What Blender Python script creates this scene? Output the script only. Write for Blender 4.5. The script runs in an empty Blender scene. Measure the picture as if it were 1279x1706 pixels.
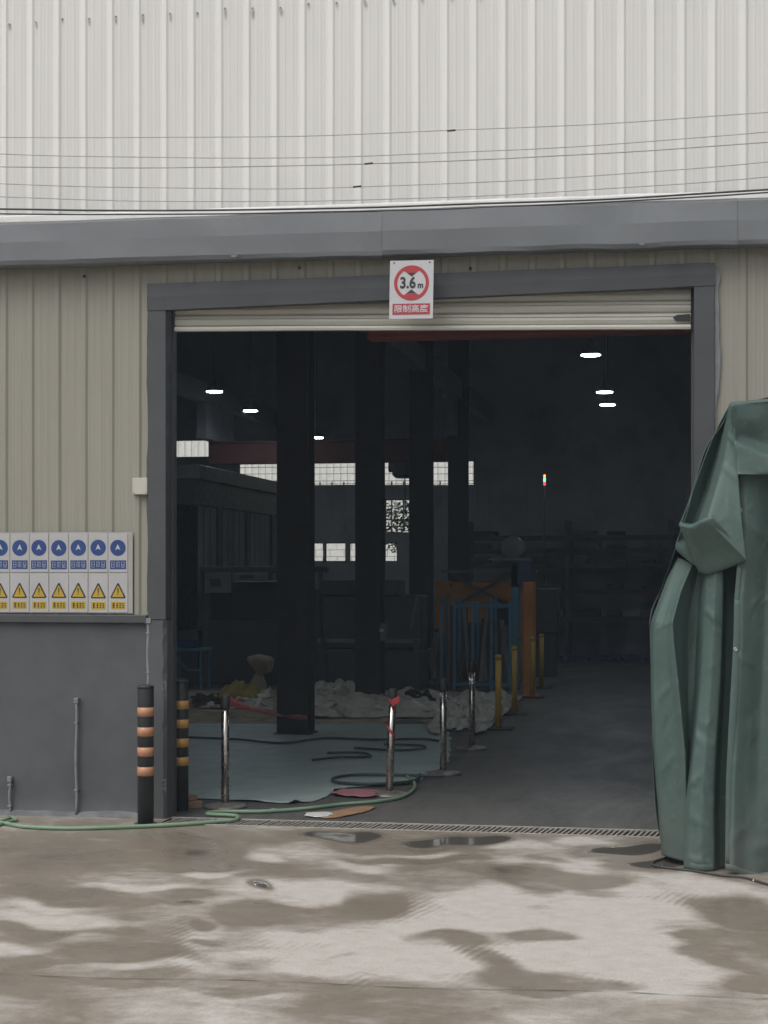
import bpy, bmesh, math, random
import numpy as np
from mathutils import Vector, Matrix, noise
random.seed(7)
R = math.radians
scene = bpy.context.scene
col = scene.collection

# ------------------------------------------------------------------ camera, sky, sun, exposure
YAW = R(10.333)
CAM = Vector((2.224, -12.199, 1.85))
F = 2800.0                                   # focal length in photo pixels (1279 x 1706)
cam_data = bpy.data.cameras.new('camera')
cam = bpy.data.objects.new('camera', cam_data); col.objects.link(cam)
cam.location = CAM
cam.rotation_euler = (R(90), 0, YAW)
cam_data.sensor_fit = 'VERTICAL'; cam_data.sensor_height = 36.0
cam_data.lens = F / 1706 * 36
cam_data.shift_y = 102 / 1706
cam_data.clip_start = 0.1; cam_data.clip_end = 2000
scene.camera = cam

SUN_EL, SUN_AZ = R(58), R(214)               # azimuth clockwise from +Y: behind the viewer, a little to the left
world = bpy.data.worlds.new('World'); scene.world = world; world.use_nodes = True
nt = world.node_tree; nt.nodes.clear()
wo = nt.nodes.new('ShaderNodeOutputWorld'); bg = nt.nodes.new('ShaderNodeBackground')
sky = nt.nodes.new('ShaderNodeTexSky'); sky.sky_type = 'NISHITA'; sky.sun_disc = False
sky.sun_elevation = SUN_EL; sky.sun_rotation = SUN_AZ; sky.dust_density = 4.0; sky.ozone_density = 1.0
hs = nt.nodes.new('ShaderNodeHueSaturation'); hs.inputs['Saturation'].default_value = 0.12
nt.links.new(sky.outputs[0], hs.inputs['Color']); nt.links.new(hs.outputs[0], bg.inputs[0])
bg.inputs[1].default_value = 0.10
nt.links.new(bg.outputs[0], wo.inputs[0])
sd = bpy.data.lights.new('sun', 'SUN'); so = bpy.data.objects.new('sun', sd); col.objects.link(so)
sd.energy = 1.0; sd.angle = R(60); sd.color = (1.0, 0.975, 0.94)
sdir = Vector((math.sin(SUN_AZ) * math.cos(SUN_EL), math.cos(SUN_AZ) * math.cos(SUN_EL), math.sin(SUN_EL)))
so.rotation_euler = sdir.to_track_quat('Z', 'Y').to_euler(); so.location = (0, -20, 30)
scene.view_settings.view_transform = 'Standard'; scene.view_settings.look = 'None'
scene.view_settings.gamma = 1.0; scene.view_settings.exposure = 0.5
scene.render.engine = 'CYCLES'
scene.cycles.max_bounces = 8; scene.cycles.diffuse_bounces = 5; scene.cycles.caustics_reflective = False
scene.cycles.use_denoising = True

# ------------------------------------------------------------------ helpers
_s, _c = math.sin(YAW), math.cos(YAW)
def at(px, py, d):
    """World point seen at photo pixel (px, py) at distance d along the view axis."""
    u, v = (px - 639.5) / F, (955 - py) / F
    return CAM + d * Vector((-_s + _c * u, _c + _s * u, v))
def on_ground(px, py, z=0.0):
    return at(px, py, (CAM.z - z) * F / (py - 955))

def tag(o, label=None, cat=None, group=None, kind=None):
    if label: o['label'] = label
    if cat: o['category'] = cat
    if group: o['group'] = group
    if kind: o['kind'] = kind
    return o
def empty(name, loc=(0, 0, 0), rz=0.0, label=None, cat=None, group=None):
    o = bpy.data.objects.new(name, None); col.objects.link(o)
    o.location = loc; o.rotation_euler = (0, 0, rz); o.empty_display_size = 0.1
    return tag(o, label, cat, group)
def copy_tree(o, parent=None):
    c = o.copy(); col.objects.link(c); c.parent = parent
    for ch in list(o.children): copy_tree(ch, c)
    return c

class MB:
    """Collects shapes for ONE mesh object."""
    def __init__(s): s.v = []; s.f = []; s.sm = []
    def add(s, v, f, smooth=False):
        k = len(s.v); s.v += [tuple(p) for p in v]
        s.f += [tuple(i + k for i in q) for q in f]; s.sm += [smooth] * len(f); return s
    def box(s, a, b, bev=0.0):
        x0, y0, z0 = a; x1, y1, z1 = b
        if bev <= 0:
            v = [(x0,y0,z0),(x1,y0,z0),(x1,y1,z0),(x0,y1,z0),(x0,y0,z1),(x1,y0,z1),(x1,y1,z1),(x0,y1,z1)]
            return s.add(v, [(0,3,2,1),(4,5,6,7),(0,1,5,4),(1,2,6,5),(2,3,7,6),(3,0,4,7)])
        bm = bmesh.new(); bmesh.ops.create_cube(bm, size=1)
        for p in bm.verts: p.co = Vector((x0 + (p.co.x + .5) * (x1 - x0), y0 + (p.co.y + .5) * (y1 - y0), z0 + (p.co.z + .5) * (z1 - z0)))
        bmesh.ops.bevel(bm, geom=bm.edges[:], offset=bev, segments=1, affect='EDGES')
        s.add([p.co[:] for p in bm.verts], [[q.index for q in fc.verts] for fc in bm.faces]); bm.free(); return s
    def beam(s, p, q, w, h=None):
        """square bar between two points"""
        p, q = Vector(p), Vector(q); h = h or w; d = (q - p).normalized()
        up = Vector((0, 0, 1)) if abs(d.z) < .9 else Vector((0, 1, 0))
        a = d.cross(up).normalized() * w / 2; b = a.normalized().cross(d) * h / 2
        v = [p-a-b, p+a-b, p+a+b, p-a+b, q-a-b, q+a-b, q+a+b, q-a+b]
        return s.add(v, [(0,1,2,3),(7,6,5,4),(0,4,5,1),(1,5,6,2),(2,6,7,3),(3,7,4,0)])
    def tube(s, pts, r, n=8, cap=True, closed=False):
        pts = [Vector(p) for p in pts]; m = len(pts); rr = r if isinstance(r, (list, tuple)) else [r] * m
        v = []; up = None
        for i, p in enumerate(pts):
            t = (pts[min(i+1, m-1)] - pts[max(i-1, 0)]).normalized()
            if up is None: up = Vector((0,0,1)) if abs(t.z) < .9 else Vector((1,0,0))
            a = t.cross(up).normalized(); b = a.cross(t).normalized(); up = b
            for k in range(n):
                an = 2*math.pi*k/n; v.append(p + (a*math.cos(an) + b*math.sin(an)) * rr[i])
        f = [(i*n+k, i*n+(k+1)%n, (i+1)*n+(k+1)%n, (i+1)*n+k) for i in range(m-1) for k in range(n)]
        s.add(v, f, True)
        if cap:
            k0 = len(s.v) - len(v)
            s.f += [tuple(k0 + k for k in range(n))[::-1], tuple(k0 + (m-1)*n + k for k in range(n))]; s.sm += [False]*2
        return s
    def lathe(s, prof, n=20, c=(0, 0, 0), smooth=True):
        v = []; cx, cy, cz = c
        for r, z in prof:
            for k in range(n):
                an = 2*math.pi*k/n; v.append((cx + r*math.cos(an), cy + r*math.sin(an), cz + z))
        f = [(i*n+k, i*n+(k+1)%n, (i+1)*n+(k+1)%n, (i+1)*n+k) for i in range(len(prof)-1) for k in range(n)]
        f += [tuple(range(n))[::-1], tuple((len(prof)-1)*n + k for k in range(n))]
        return s.add(v, f, smooth)
    def poly(s, pts, y0, y1):
        """extruded outline given in (x, z), from y0 (front) to y1"""
        n = len(pts); v = [(x, y0, z) for x, z in pts] + [(x, y1, z) for x, z in pts]
        f = [tuple(range(n)), tuple(range(n, 2*n))[::-1]] + [(i, i+n, (i+1)%n+n, (i+1)%n) for i in range(n)]
        return s.add(v, f)
    def sheet(s, net, sub=5, wr=0.0, sc=6.0, soft=1.0, subr=None, creases=(), eye=None):
        """Catmull-Rom surface through a net[row][column] of points"""
        net = [[Vector(p) for p in r] for r in net]
        def cr(P, sub):
            out = []; n = len(P)
            for i in range(n - 1):
                p0, p1, p2, p3 = P[max(i-1,0)], P[i], P[i+1], P[min(i+2,n-1)]
                for k in range(sub):
                    t = k / sub
                    q = 0.5*((2*p1) + (p2-p0)*t + (2*p0-5*p1+4*p2-p3)*t*t + (3*p1-p0-3*p2+p3)*t**3)
                    out.append(p1.lerp(p2, t).lerp(q, soft))
            out.append(P[-1].copy()); return out
        rows = [cr(r, sub) for r in net]
        colsn = [cr([rows[i][j] for i in range(len(rows))], subr or sub) for j in range(len(rows[0]))]
        nc, nr = len(colsn), len(colsn[0]); v = []
        for i in range(nr):
            for j in range(nc):
                p = colsn[j][i]
                if wr: p = p + wr * noise.noise_vector(Vector((p.x*sc*.7, p.y*sc*.7, p.z*sc*.5))) + wr * .25 * noise.noise_vector(p * sc * 1.6)
                for a, b, h, w in creases:
                    ab = b - a; k = max(0, min(1, (p - a).dot(ab) / ab.length_squared)); c = a + ab * k
                    off = p - c; off -= eye * off.dot(eye); dd = off.length
                    if dd < 3 * w: p = p - eye * (h * math.exp(-(dd / w) ** 2) * math.sin(math.pi * (.08 + .84 * k)))
                v.append(p)
        return s.add(v, [(i*nc+j, (i+1)*nc+j, (i+1)*nc+j+1, i*nc+j+1) for i in range(nr-1) for j in range(nc-1)], True)
    def build(s, name, mat, parent=None, loc=None, solid=0.0, kind=None, label=None):
        me = bpy.data.meshes.new(name); me.from_pydata([tuple(p) for p in s.v], [], s.f); me.update()
        me.polygons.foreach_set('use_smooth', s.sm)
        bm = bmesh.new(); bm.from_mesh(me); bmesh.ops.recalc_face_normals(bm, faces=bm.faces)
        bm.to_mesh(me); bm.free()
        if mat: me.materials.append(mat)
        o = bpy.data.objects.new(name, me); col.objects.link(o)
        if parent: o.parent = parent
        if loc is not None: o.location = loc
        if solid:
            m = o.modifiers.new('thickness', 'SOLIDIFY'); m.thickness = solid; m.offset = 0
        return tag(o, label=label, kind=kind)
def place(o, parent, loc):
    c = o.copy(); col.objects.link(c); c.parent = parent; c.location = loc; return c
def smooth_path(P, sub=8):
    P = [Vector(p) for p in P]; out = []; n = len(P)
    for i in range(n - 1):
        p0, p1, p2, p3 = P[max(i-1,0)], P[i], P[i+1], P[min(i+2,n-1)]
        for k in range(sub):
            t = k / sub
            out.append(0.5*((2*p1) + (p2-p0)*t + (2*p0-5*p1+4*p2-p3)*t*t + (3*p1-p0-3*p2+p3)*t**3))
    return out + [P[-1]]

# ------------------------------------------------------------------ materials
def node_mat(name):
    m = bpy.data.materials.new(name); m.use_nodes = True
    t = m.node_tree; return m, t, t.nodes['Principled BSDF']
def N(t, kind, **kw):
    n = t.nodes.new(kind)
    for k, v in kw.items():
        if k in n.inputs.keys(): n.inputs[k].default_value = v
        else: setattr(n, k, v)
    return n
def noise_tex(t, scale=(1, 1, 1), sc=5.0, detail=4.0, rough=0.55, coord='Object', dist=0.0):
    tc = N(t, 'ShaderNodeTexCoord'); mp = N(t, 'ShaderNodeMapping'); mp.inputs['Scale'].default_value = scale
    t.links.new(tc.outputs['Object'] if coord == 'Object' else N(t, 'ShaderNodeNewGeometry').outputs['Position'], mp.inputs['Vector'])
    n = N(t, 'ShaderNodeTexNoise'); n.inputs['Scale'].default_value = sc; n.inputs['Detail'].default_value = detail
    n.inputs['Roughness'].default_value = rough; n.inputs['Distortion'].default_value = dist
    t.links.new(mp.outputs[0], n.inputs['Vector']); return n
def ramp(t, src, stops):
    r = N(t, 'ShaderNodeValToRGB'); e = r.color_ramp.elements
    while len(e) < len(stops): e.new(0.5)
    for el, (p, c) in zip(e, stops):
        el.position = p; el.color = (c, c, c, 1) if not isinstance(c, (tuple, list)) else (*c[:3], 1)
    t.links.new(src, r.inputs[0]); return r
def mixc(t, fac, a, b, mode='MIX'):
    m = N(t, 'ShaderNodeMix'); m.data_type = 'RGBA'; m.blend_type = mode
    for sock, val in ((m.inputs[0], fac), (m.inputs[6], a), (m.inputs[7], b)):
        if hasattr(val, 'is_linked') or hasattr(val, 'links'): t.links.new(val, sock)
        elif isinstance(val, (int, float)): sock.default_value = val
        else: sock.default_value = (*val[:3], 1)
    return m.outputs[2]
def bump(t, b, src, strength=0.2, dist=0.01):
    n = N(t, 'ShaderNodeBump'); n.inputs['Strength'].default_value = strength; n.inputs['Distance'].default_value = dist
    t.links.new(src, n.inputs['Height']); t.links.new(n.outputs[0], b.inputs['Normal'])
def paint(name, c, rough=0.5, metal=0.0, dirt=0.35, dirt_c=None, scale=(1, 1, 1), sc=4.0, bmp=0.0, spec=0.5, lo=.42, hi=.72):
    """painted or plain surface with uneven dirt"""
    m, t, b = node_mat(name)
    n = noise_tex(t, scale, sc, 5, .6, 'World'); r = ramp(t, n.outputs[0], [(lo, 0.0), (hi, 1.0)])
    mm = N(t, 'ShaderNodeMath', operation='MULTIPLY'); t.links.new(r.outputs[0], mm.inputs[0]); mm.inputs[1].default_value = dirt
    dc = dirt_c or tuple(x * .45 for x in c)
    t.links.new(mixc(t, mm.outputs[0], c, dc), b.inputs['Base Color'])
    n2 = noise_tex(t, (1, 1, 1), sc * 3.1, 3, .6, 'World'); rr = ramp(t, n2.outputs[0], [(.3, max(rough - .12, .03)), (.7, min(rough + .12, 1))])
    t.links.new(rr.outputs[0], b.inputs['Roughness'])
    b.inputs['Metallic'].default_value = metal; b.inputs['Specular IOR Level'].default_value = spec
    if bmp: bump(t, b, n2.outputs[0], bmp, .01)
    return m
def emit(name, c, s):
    m, t, b = node_mat(name); b.inputs['Base Color'].default_value = (*c, 1)
    b.inputs['Emission Color'].default_value = (*c, 1); b.inputs['Emission Strength'].default_value = s; return m

def cladding_mat(name, base, streak, grime):
    m, t, b = node_mat(name)
    n1 = noise_tex(t, (9, 9, .25), 3.0, 4, .6, 'World')          # rain streaks down the sheet
    n2 = noise_tex(t, (1, 1, 1), 1.1, 5, .6, 'World')            # broad weathering
    n3 = noise_tex(t, (60, 1, .15), 2.0, 2, .5, 'World')         # shallow flutes rolled into the sheet
    c = mixc(t, ramp(t, n1.outputs[0], [(.42, 0), (.75, .5)]).outputs[0], base, streak)
    c = mixc(t, ramp(t, n2.outputs[0], [(.45, 0), (.8, .45)]).outputs[0], c, grime)
    t.links.new(c, b.inputs['Base Color']); b.inputs['Roughness'].default_value = .5
    b.inputs['Specular IOR Level'].default_value = .35
    bump(t, b, n3.outputs[0], .25, .004)
    return m
M = {}
M['clad_up'] = cladding_mat('weathered_white_sheet', (.69, .685, .665), (.60, .59, .565), (.63, .625, .605))
M['clad_crest'] = cladding_mat('crest_highlight_sheet', (.80, .795, .78), (.72, .71, .69), (.74, .735, .72))  # lighter copy of the white sheet, painted highlight for the rib crests
M['clad_low'] = cladding_mat('cream_sheet', (.300, .290, .243), (.245, .237, .197), (.26, .251, .212))
M['white_trim'] = paint('white_trim', (.70, .69, .67), .5, dirt=.3)
M['fascia'] = paint('grey_fascia_paint', (0.1443, 0.1560, 0.1677), .5, dirt=.55, dirt_c=(0.1950, 0.2067, 0.2184), sc=1.6, scale=(1, 1, 2), lo=.38, hi=.8)
M['frame'] = paint('dark_grey_frame_paint', (.062, .065, .071), .55, dirt=.5, dirt_c=(.044, .046, .050), sc=2.5, bmp=.03)
M['plinth'] = paint('grey_plinth_paint', (.087, .094, .101), .7, dirt=.85, dirt_c=(.060, .064, .068), sc=1.6, bmp=.15, lo=.36, hi=.70)
M['skirt'] = paint('splashed_skirting', (.10, .105, .112), .8, dirt=.8, dirt_c=(.20, .195, .185), sc=5, bmp=.2)
M['scuff'] = paint('bare_plaster', (.17, .165, .155), .9, dirt=.5, sc=9)
M['slat'] = paint('cream_slat', (.52, .51, .455), .45, dirt=.5, dirt_c=(.38, .37, .33), sc=3, scale=(.4, 1, 1))
M['conduit'] = paint('grey_conduit', (.21, .22, .23), .5, dirt=.5, sc=8)
M['cream_box'] = paint('cream_box', (.50, .49, .43), .5, dirt=.3)
M['bolt'] = paint('dark_bolt', (.03, .03, .03), .6)
M['stain'] = paint('rust_stain', (.46, .44, .41), .9, dirt=.4, sc=30)
M['wire'] = paint('black_wire', (.05, .05, .05), .6)
M['wire_grey'] = paint('grey_wire', (.40, .40, .385), .6)
M['sign_white'] = paint('sign_white', (.50, .50, .515), .35, dirt=.3, dirt_c=(.40, .40, .40))
M['panel_white'] = paint('faded_panel_white', (.43, .43, .435), .4, dirt=.4, dirt_c=(.34, .335, .32), sc=6)
M['sign_red'] = paint('sign_red', (.40, .035, .045), .4, dirt=.25)
M['sign_black'] = paint('sign_black', (.02, .02, .025), .45, dirt=0)
M['sign_blue'] = paint('sign_blue', (.018, .055, .20), .4, dirt=.2)
M['sign_yellow'] = paint('sign_yellow', (.46, .31, .03), .4, dirt=.2)
M['sign_text'] = paint('sign_text_white', (.50, .50, .53), .4, dirt=0)
M['board'] = paint('sign_board_pale', (.36, .355, .33), .5, dirt=.3)
M['bollard'] = paint('black_bollard', (.018, .02, .022), .5, dirt=.3, dirt_c=(.05, .05, .05), sc=7)
M['band'] = paint('orange_reflective', (.47, .235, .13), .35, dirt=.35, dirt_c=(.34, .15, .075), sc=8)
M['band_gold'] = paint('amber_reflective', (.48, .26, .075), .35, dirt=.35, dirt_c=(.45, .2, .03), sc=8)
M['steel'] = paint('stainless', (.52, .50, .47), .24, 1.0, dirt=.5, dirt_c=(.25, .21, .17), sc=9)
M['base_steel'] = paint('worn_base', (.28, .26, .24), .5, .6, dirt=.8, dirt_c=(.10, .075, .055), sc=9)
M['black_plastic'] = paint('black_plastic', (.02, .02, .02), .5, dirt=.2)
M['tape'] = paint('red_tape', (.38, .045, .055), .5, dirt=.3)
M['yellow_post'] = paint('yellow_post', (.60, .38, .06), .5, dirt=.5)
M['grate'] = paint('iron_grate', (.34, .315, .285), .6, .2, dirt=.6, dirt_c=(.16, .14, .12), sc=12)
M['trench'] = paint('drain_trench', (.012, .011, .010), .9)
M['hose'] = paint('green_hose', (.15, .26, .165), .5, dirt=.6, dirt_c=(.30, .34, .25), sc=3)
M['dark_hose'] = paint('dark_hose', (.03, .05, .05), .5)
M['wood'] = paint('timber', (.30, .19, .11), .8, dirt=.6, scale=(1, 6, 6), sc=4)
M['card'] = paint('cardboard', (.30, .17, .09), .85, dirt=.5, sc=6)
M['plastic_white'] = paint('white_plastic', (.62, .62, .60), .4, dirt=.3, sc=8)
M['pink'] = paint('pink_cloth', (.34, .14, .16), .9, dirt=.4, sc=12)
M['film'] = paint('pale_film', (.50, .465, .40), .5, dirt=.7, dirt_c=(.20, .17, .125), sc=3, bmp=.1)
M['dirt'] = paint('brown_dirt', (.36, .30, .22), .95, dirt=.7, dirt_c=(.08, .065, .05), sc=5, bmp=.6)
M['yellow_cloth'] = paint('yellow_cloth', (.36, .27, .06), .9, dirt=.5, sc=9)
M['black_cloth'] = paint('black_cloth', (.012, .011, .010), .9)
M['beige_cloth'] = paint('beige_cloth', (.36, .32, .24), .9, dirt=.5, sc=9)
M['sheet_green'] = paint('grey_green_sheet', (.35, .43, .41), .42, dirt=.6, dirt_c=(.25, .30, .29), sc=1.2, scale=(.6, 1, 1), bmp=.1)
M['column'] = paint('dark_column', (.022, .022, .025), .6, dirt=.4, sc=3)
M['dark_wall'] = paint('dark_interior_sheet', (.34, .355, .36), .7, dirt=.5, sc=1.5)
M['roof'] = paint('roof_underside', (.42, .44, .47), .7, dirt=.5, sc=.8)
M['roof_pale'] = paint('pale_roof_sheet', (.70, .71, .71), .6, dirt=.4, sc=.8)
M['steelwork'] = paint('roof_steel', (.20, .20, .21), .6, dirt=.4)
M['red_steel'] = paint('red_oxide_steel', (.20, .040, .032), .55, dirt=.5, sc=2)
M['girder_red'] = paint('dull_red_girder', (.11, .028, .024), .6, dirt=.5, sc=2)
M['machine'] = paint('dark_machine', (.07, .074, .08), .5, dirt=.4, sc=3)
M['machine_grey'] = paint('machine_grey', (.20, .21, .21), .5, dirt=.5, sc=3)
M['blue_steel'] = paint('blue_rack_paint', (.075, .235, .36), .5, dirt=.5, sc=4)
M['navy'] = paint('navy_paint', (.028, .05, .145), .45, dirt=.4, sc=3)
M['orange'] = paint('orange_machine_paint', (.60, .23, .03), .5, dirt=.5, sc=3)
M['dark_red'] = paint('dark_red_rack', (.055, .018, .016), .6, dirt=.5, sc=3)
M['drum'] = paint('pale_drum', (.15, .155, .15), .45, dirt=.4, sc=5)
M['block'] = paint('white_block', (.84, .84, .82), .9, dirt=.25, sc=5, bmp=.1)
M['mortar'] = paint('mortar', (.34, .34, .33), .95)
M['lamp'] = emit('lamp_white', (.80, .91, 1.0), 42.0)
M['led_amber'] = emit('led_amber', (1.0, .28, .08), 2.0)
M['led_green'] = emit('led_green', (.08, 1.0, .35), 3.0)
M['led_red'] = emit('led_red', (1.0, .05, .05), 2.0)
M['leaf'] = paint('leaf', (.06, .10, .04), .6, dirt=.5, sc=6)
M['bark'] = paint('bark', (.08, .06, .045), .9)

def tarp_mat():
    m, t, b = node_mat('green_tarpaulin')
    n1 = noise_tex(t, (1, 1, .5), 3.0, 5, .6, 'World'); n2 = noise_tex(t, (1, 1, 1), 26.0, 3, .6, 'World')
    c = mixc(t, ramp(t, n1.outputs[0], [(.35, 0), (.72, 1)]).outputs[0], (.062, .102, .091), (.084, .128, .114))
    c = mixc(t, ramp(t, n2.outputs[0], [(.58, 0), (.74, .45)]).outputs[0], c, (.15, .165, .155))
    # mud splashed up from the ground: dirt, dying out above knee height
    g = N(t, 'ShaderNodeNewGeometry'); sx = N(t, 'ShaderNodeSeparateXYZ'); t.links.new(g.outputs['Position'], sx.inputs[0])
    mr = N(t, 'ShaderNodeMapRange'); t.links.new(sx.outputs[2], mr.inputs[0])
    mr.inputs[1].default_value = .02; mr.inputs[2].default_value = .55; mr.inputs[3].default_value = .75; mr.inputs[4].default_value = 0
    mu = N(t, 'ShaderNodeMath', operation='MULTIPLY'); t.links.new(mr.outputs[0], mu.inputs[0])
    t.links.new(ramp(t, n1.outputs[0], [(.3, 0), (.65, 1)]).outputs[0], mu.inputs[1])
    c = mixc(t, mu.outputs[0], c, (.12, .125, .115))
    t.links.new(c, b.inputs['Base Color']); b.inputs['Roughness'].default_value = .58
    b.inputs['Specular IOR Level'].default_value = .35
    n3 = noise_tex(t, (1.3, 1.3, .8), 5.0, 4, .5, 'World', .8); n3.noise_type = 'RIDGED_MULTIFRACTAL'; bump(t, b, n3.outputs[0], .5, .012)
    return m
M['tarp'] = tarp_mat()

def ground_mat():
    m, t, b = node_mat('damp_concrete')
    at_ = N(t, 'ShaderNodeAttribute', attribute_name='damp')
    n1 = noise_tex(t, (1, 1.5, 1), 2.2, 7, .68, 'World', .6); n2 = noise_tex(t, (1, 1, 1), 9.0, 6, .7, 'World'); n3 = noise_tex(t, (1, 1, 1), 90, 3, .7, 'World')
    def math_(op, a, bb):
        k = N(t, 'ShaderNodeMath', operation=op)
        for i, v in enumerate((a, bb)):
            if isinstance(v, (int, float)): k.inputs[i].default_value = v
            else: t.links.new(v, k.inputs[i])
        return k.outputs[0]
    wob = math_('ADD', math_('MULTIPLY', math_('SUBTRACT', n2.outputs[0], .5), .30), math_('MULTIPLY', math_('SUBTRACT', n1.outputs[0], .5), 1.05))
    tr_ = N(t, 'ShaderNodeAttribute', attribute_name='tread')
    wv = N(t, 'ShaderNodeTexWave'); wv.wave_type = 'BANDS'; wv.bands_direction = 'X'; wv.inputs['Scale'].default_value = 6.5; wv.inputs['Distortion'].default_value = 2.2; wv.inputs['Detail'].default_value = 2.0; wv.inputs['Detail Scale'].default_value = .6
    vr = N(t, 'ShaderNodeVectorRotate'); vr.inputs['Angle'].default_value = .25; t.links.new(N(t, 'ShaderNodeNewGeometry').outputs['Position'], vr.inputs['Vector']); t.links.new(vr.outputs[0], wv.inputs['Vector'])
    d = math_('ADD', math_('ADD', at_.outputs['Fac'], wob), math_('MULTIPLY', math_('MULTIPLY', math_('SUBTRACT', wv.outputs['Fac'], .5), tr_.outputs['Fac']), .22))
    dry = mixc(t, ramp(t, n2.outputs[0], [(.3, 0), (.7, 1)]).outputs[0], (.52, .49, .455), (.42, .39, .355))
    wet = mixc(t, ramp(t, n1.outputs[0], [(.3, 0), (.7, 1)]).outputs[0], (.212, .176, .138), (.258, .222, .182))
    wet = mixc(t, ramp(t, n2.outputs[0], [(.45, 0), (.8, .6)]).outputs[0], wet, (.150, .126, .098))
    k = ramp(t, d, [(.26, 0), (.47, .5), (.70, 1)])
    c = mixc(t, k.outputs[0], dry, wet)
    c = mixc(t, ramp(t, at_.outputs['Fac'], [(.95, 0), (1.2, 1)]).outputs[0], c, (.10, .092, .080))
    c = mixc(t, ramp(t, n3.outputs[0], [(.30, .5), (.44, .08), (.6, 0)]).outputs[0], c, (.09, .08, .07))
    t.links.new(c, b.inputs['Base Color'])
    r = ramp(t, at_.outputs['Fac'], [(.35, .85), (.60, .48), (.80, .33), (1.15, .06)])
    t.links.new(r.outputs[0], b.inputs['Roughness'])
    b.inputs['Specular IOR Level'].default_value = .4
    hgt = math_('MULTIPLY', math_('ADD', n3.outputs[0], n2.outputs[0]), math_('SUBTRACT', 1.1, math_('MINIMUM', d, 1.1)))
    bump(t, b, hgt, .35, .006)
    return m
M['ground'] = ground_mat()
M['joint'] = paint('joint_dirt', (.05, .045, .04), .95)
def floor_mat():
    m, t, b = node_mat('hall_floor')
    n1 = noise_tex(t, (1, .35, 1), 1.4, 6, .65, 'World', .5); n2 = noise_tex(t, (1, 1, 1), 12, 5, .7, 'World')
    c = mixc(t, ramp(t, n1.outputs[0], [(.35, 0), (.68, 1)]).outputs[0], (.105, .10, .092), (.055, .054, .053))
    c = mixc(t, ramp(t, n2.outputs[0], [(.5, 0), (.75, .5)]).outputs[0], c, (.17, .163, .15))
    t.links.new(c, b.inputs['Base Color'])
    t.links.new(ramp(t, n1.outputs[0], [(.3, .36), (.7, .62)]).outputs[0], b.inputs['Roughness'])
    bump(t, b, n2.outputs[0], .15, .005); return m
M['floor'] = floor_mat()
def glass_mat():
    m, t, b = node_mat('dusty_glass')
    tr = N(t, 'ShaderNodeBsdfTransparent'); tr.inputs[0].default_value = (.96, .97, .96, 1)
    gl = N(t, 'ShaderNodeBsdfGlossy'); gl.inputs['Roughness'].default_value = .05
    mx = N(t, 'ShaderNodeMixShader'); mx.inputs[0].default_value = .06
    t.links.new(tr.outputs[0], mx.inputs[1]); t.links.new(gl.outputs[0], mx.inputs[2])
    t.links.new(mx.outputs[0], t.nodes['Material Output'].inputs['Surface']); return m
M['glass'] = glass_mat()

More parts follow.
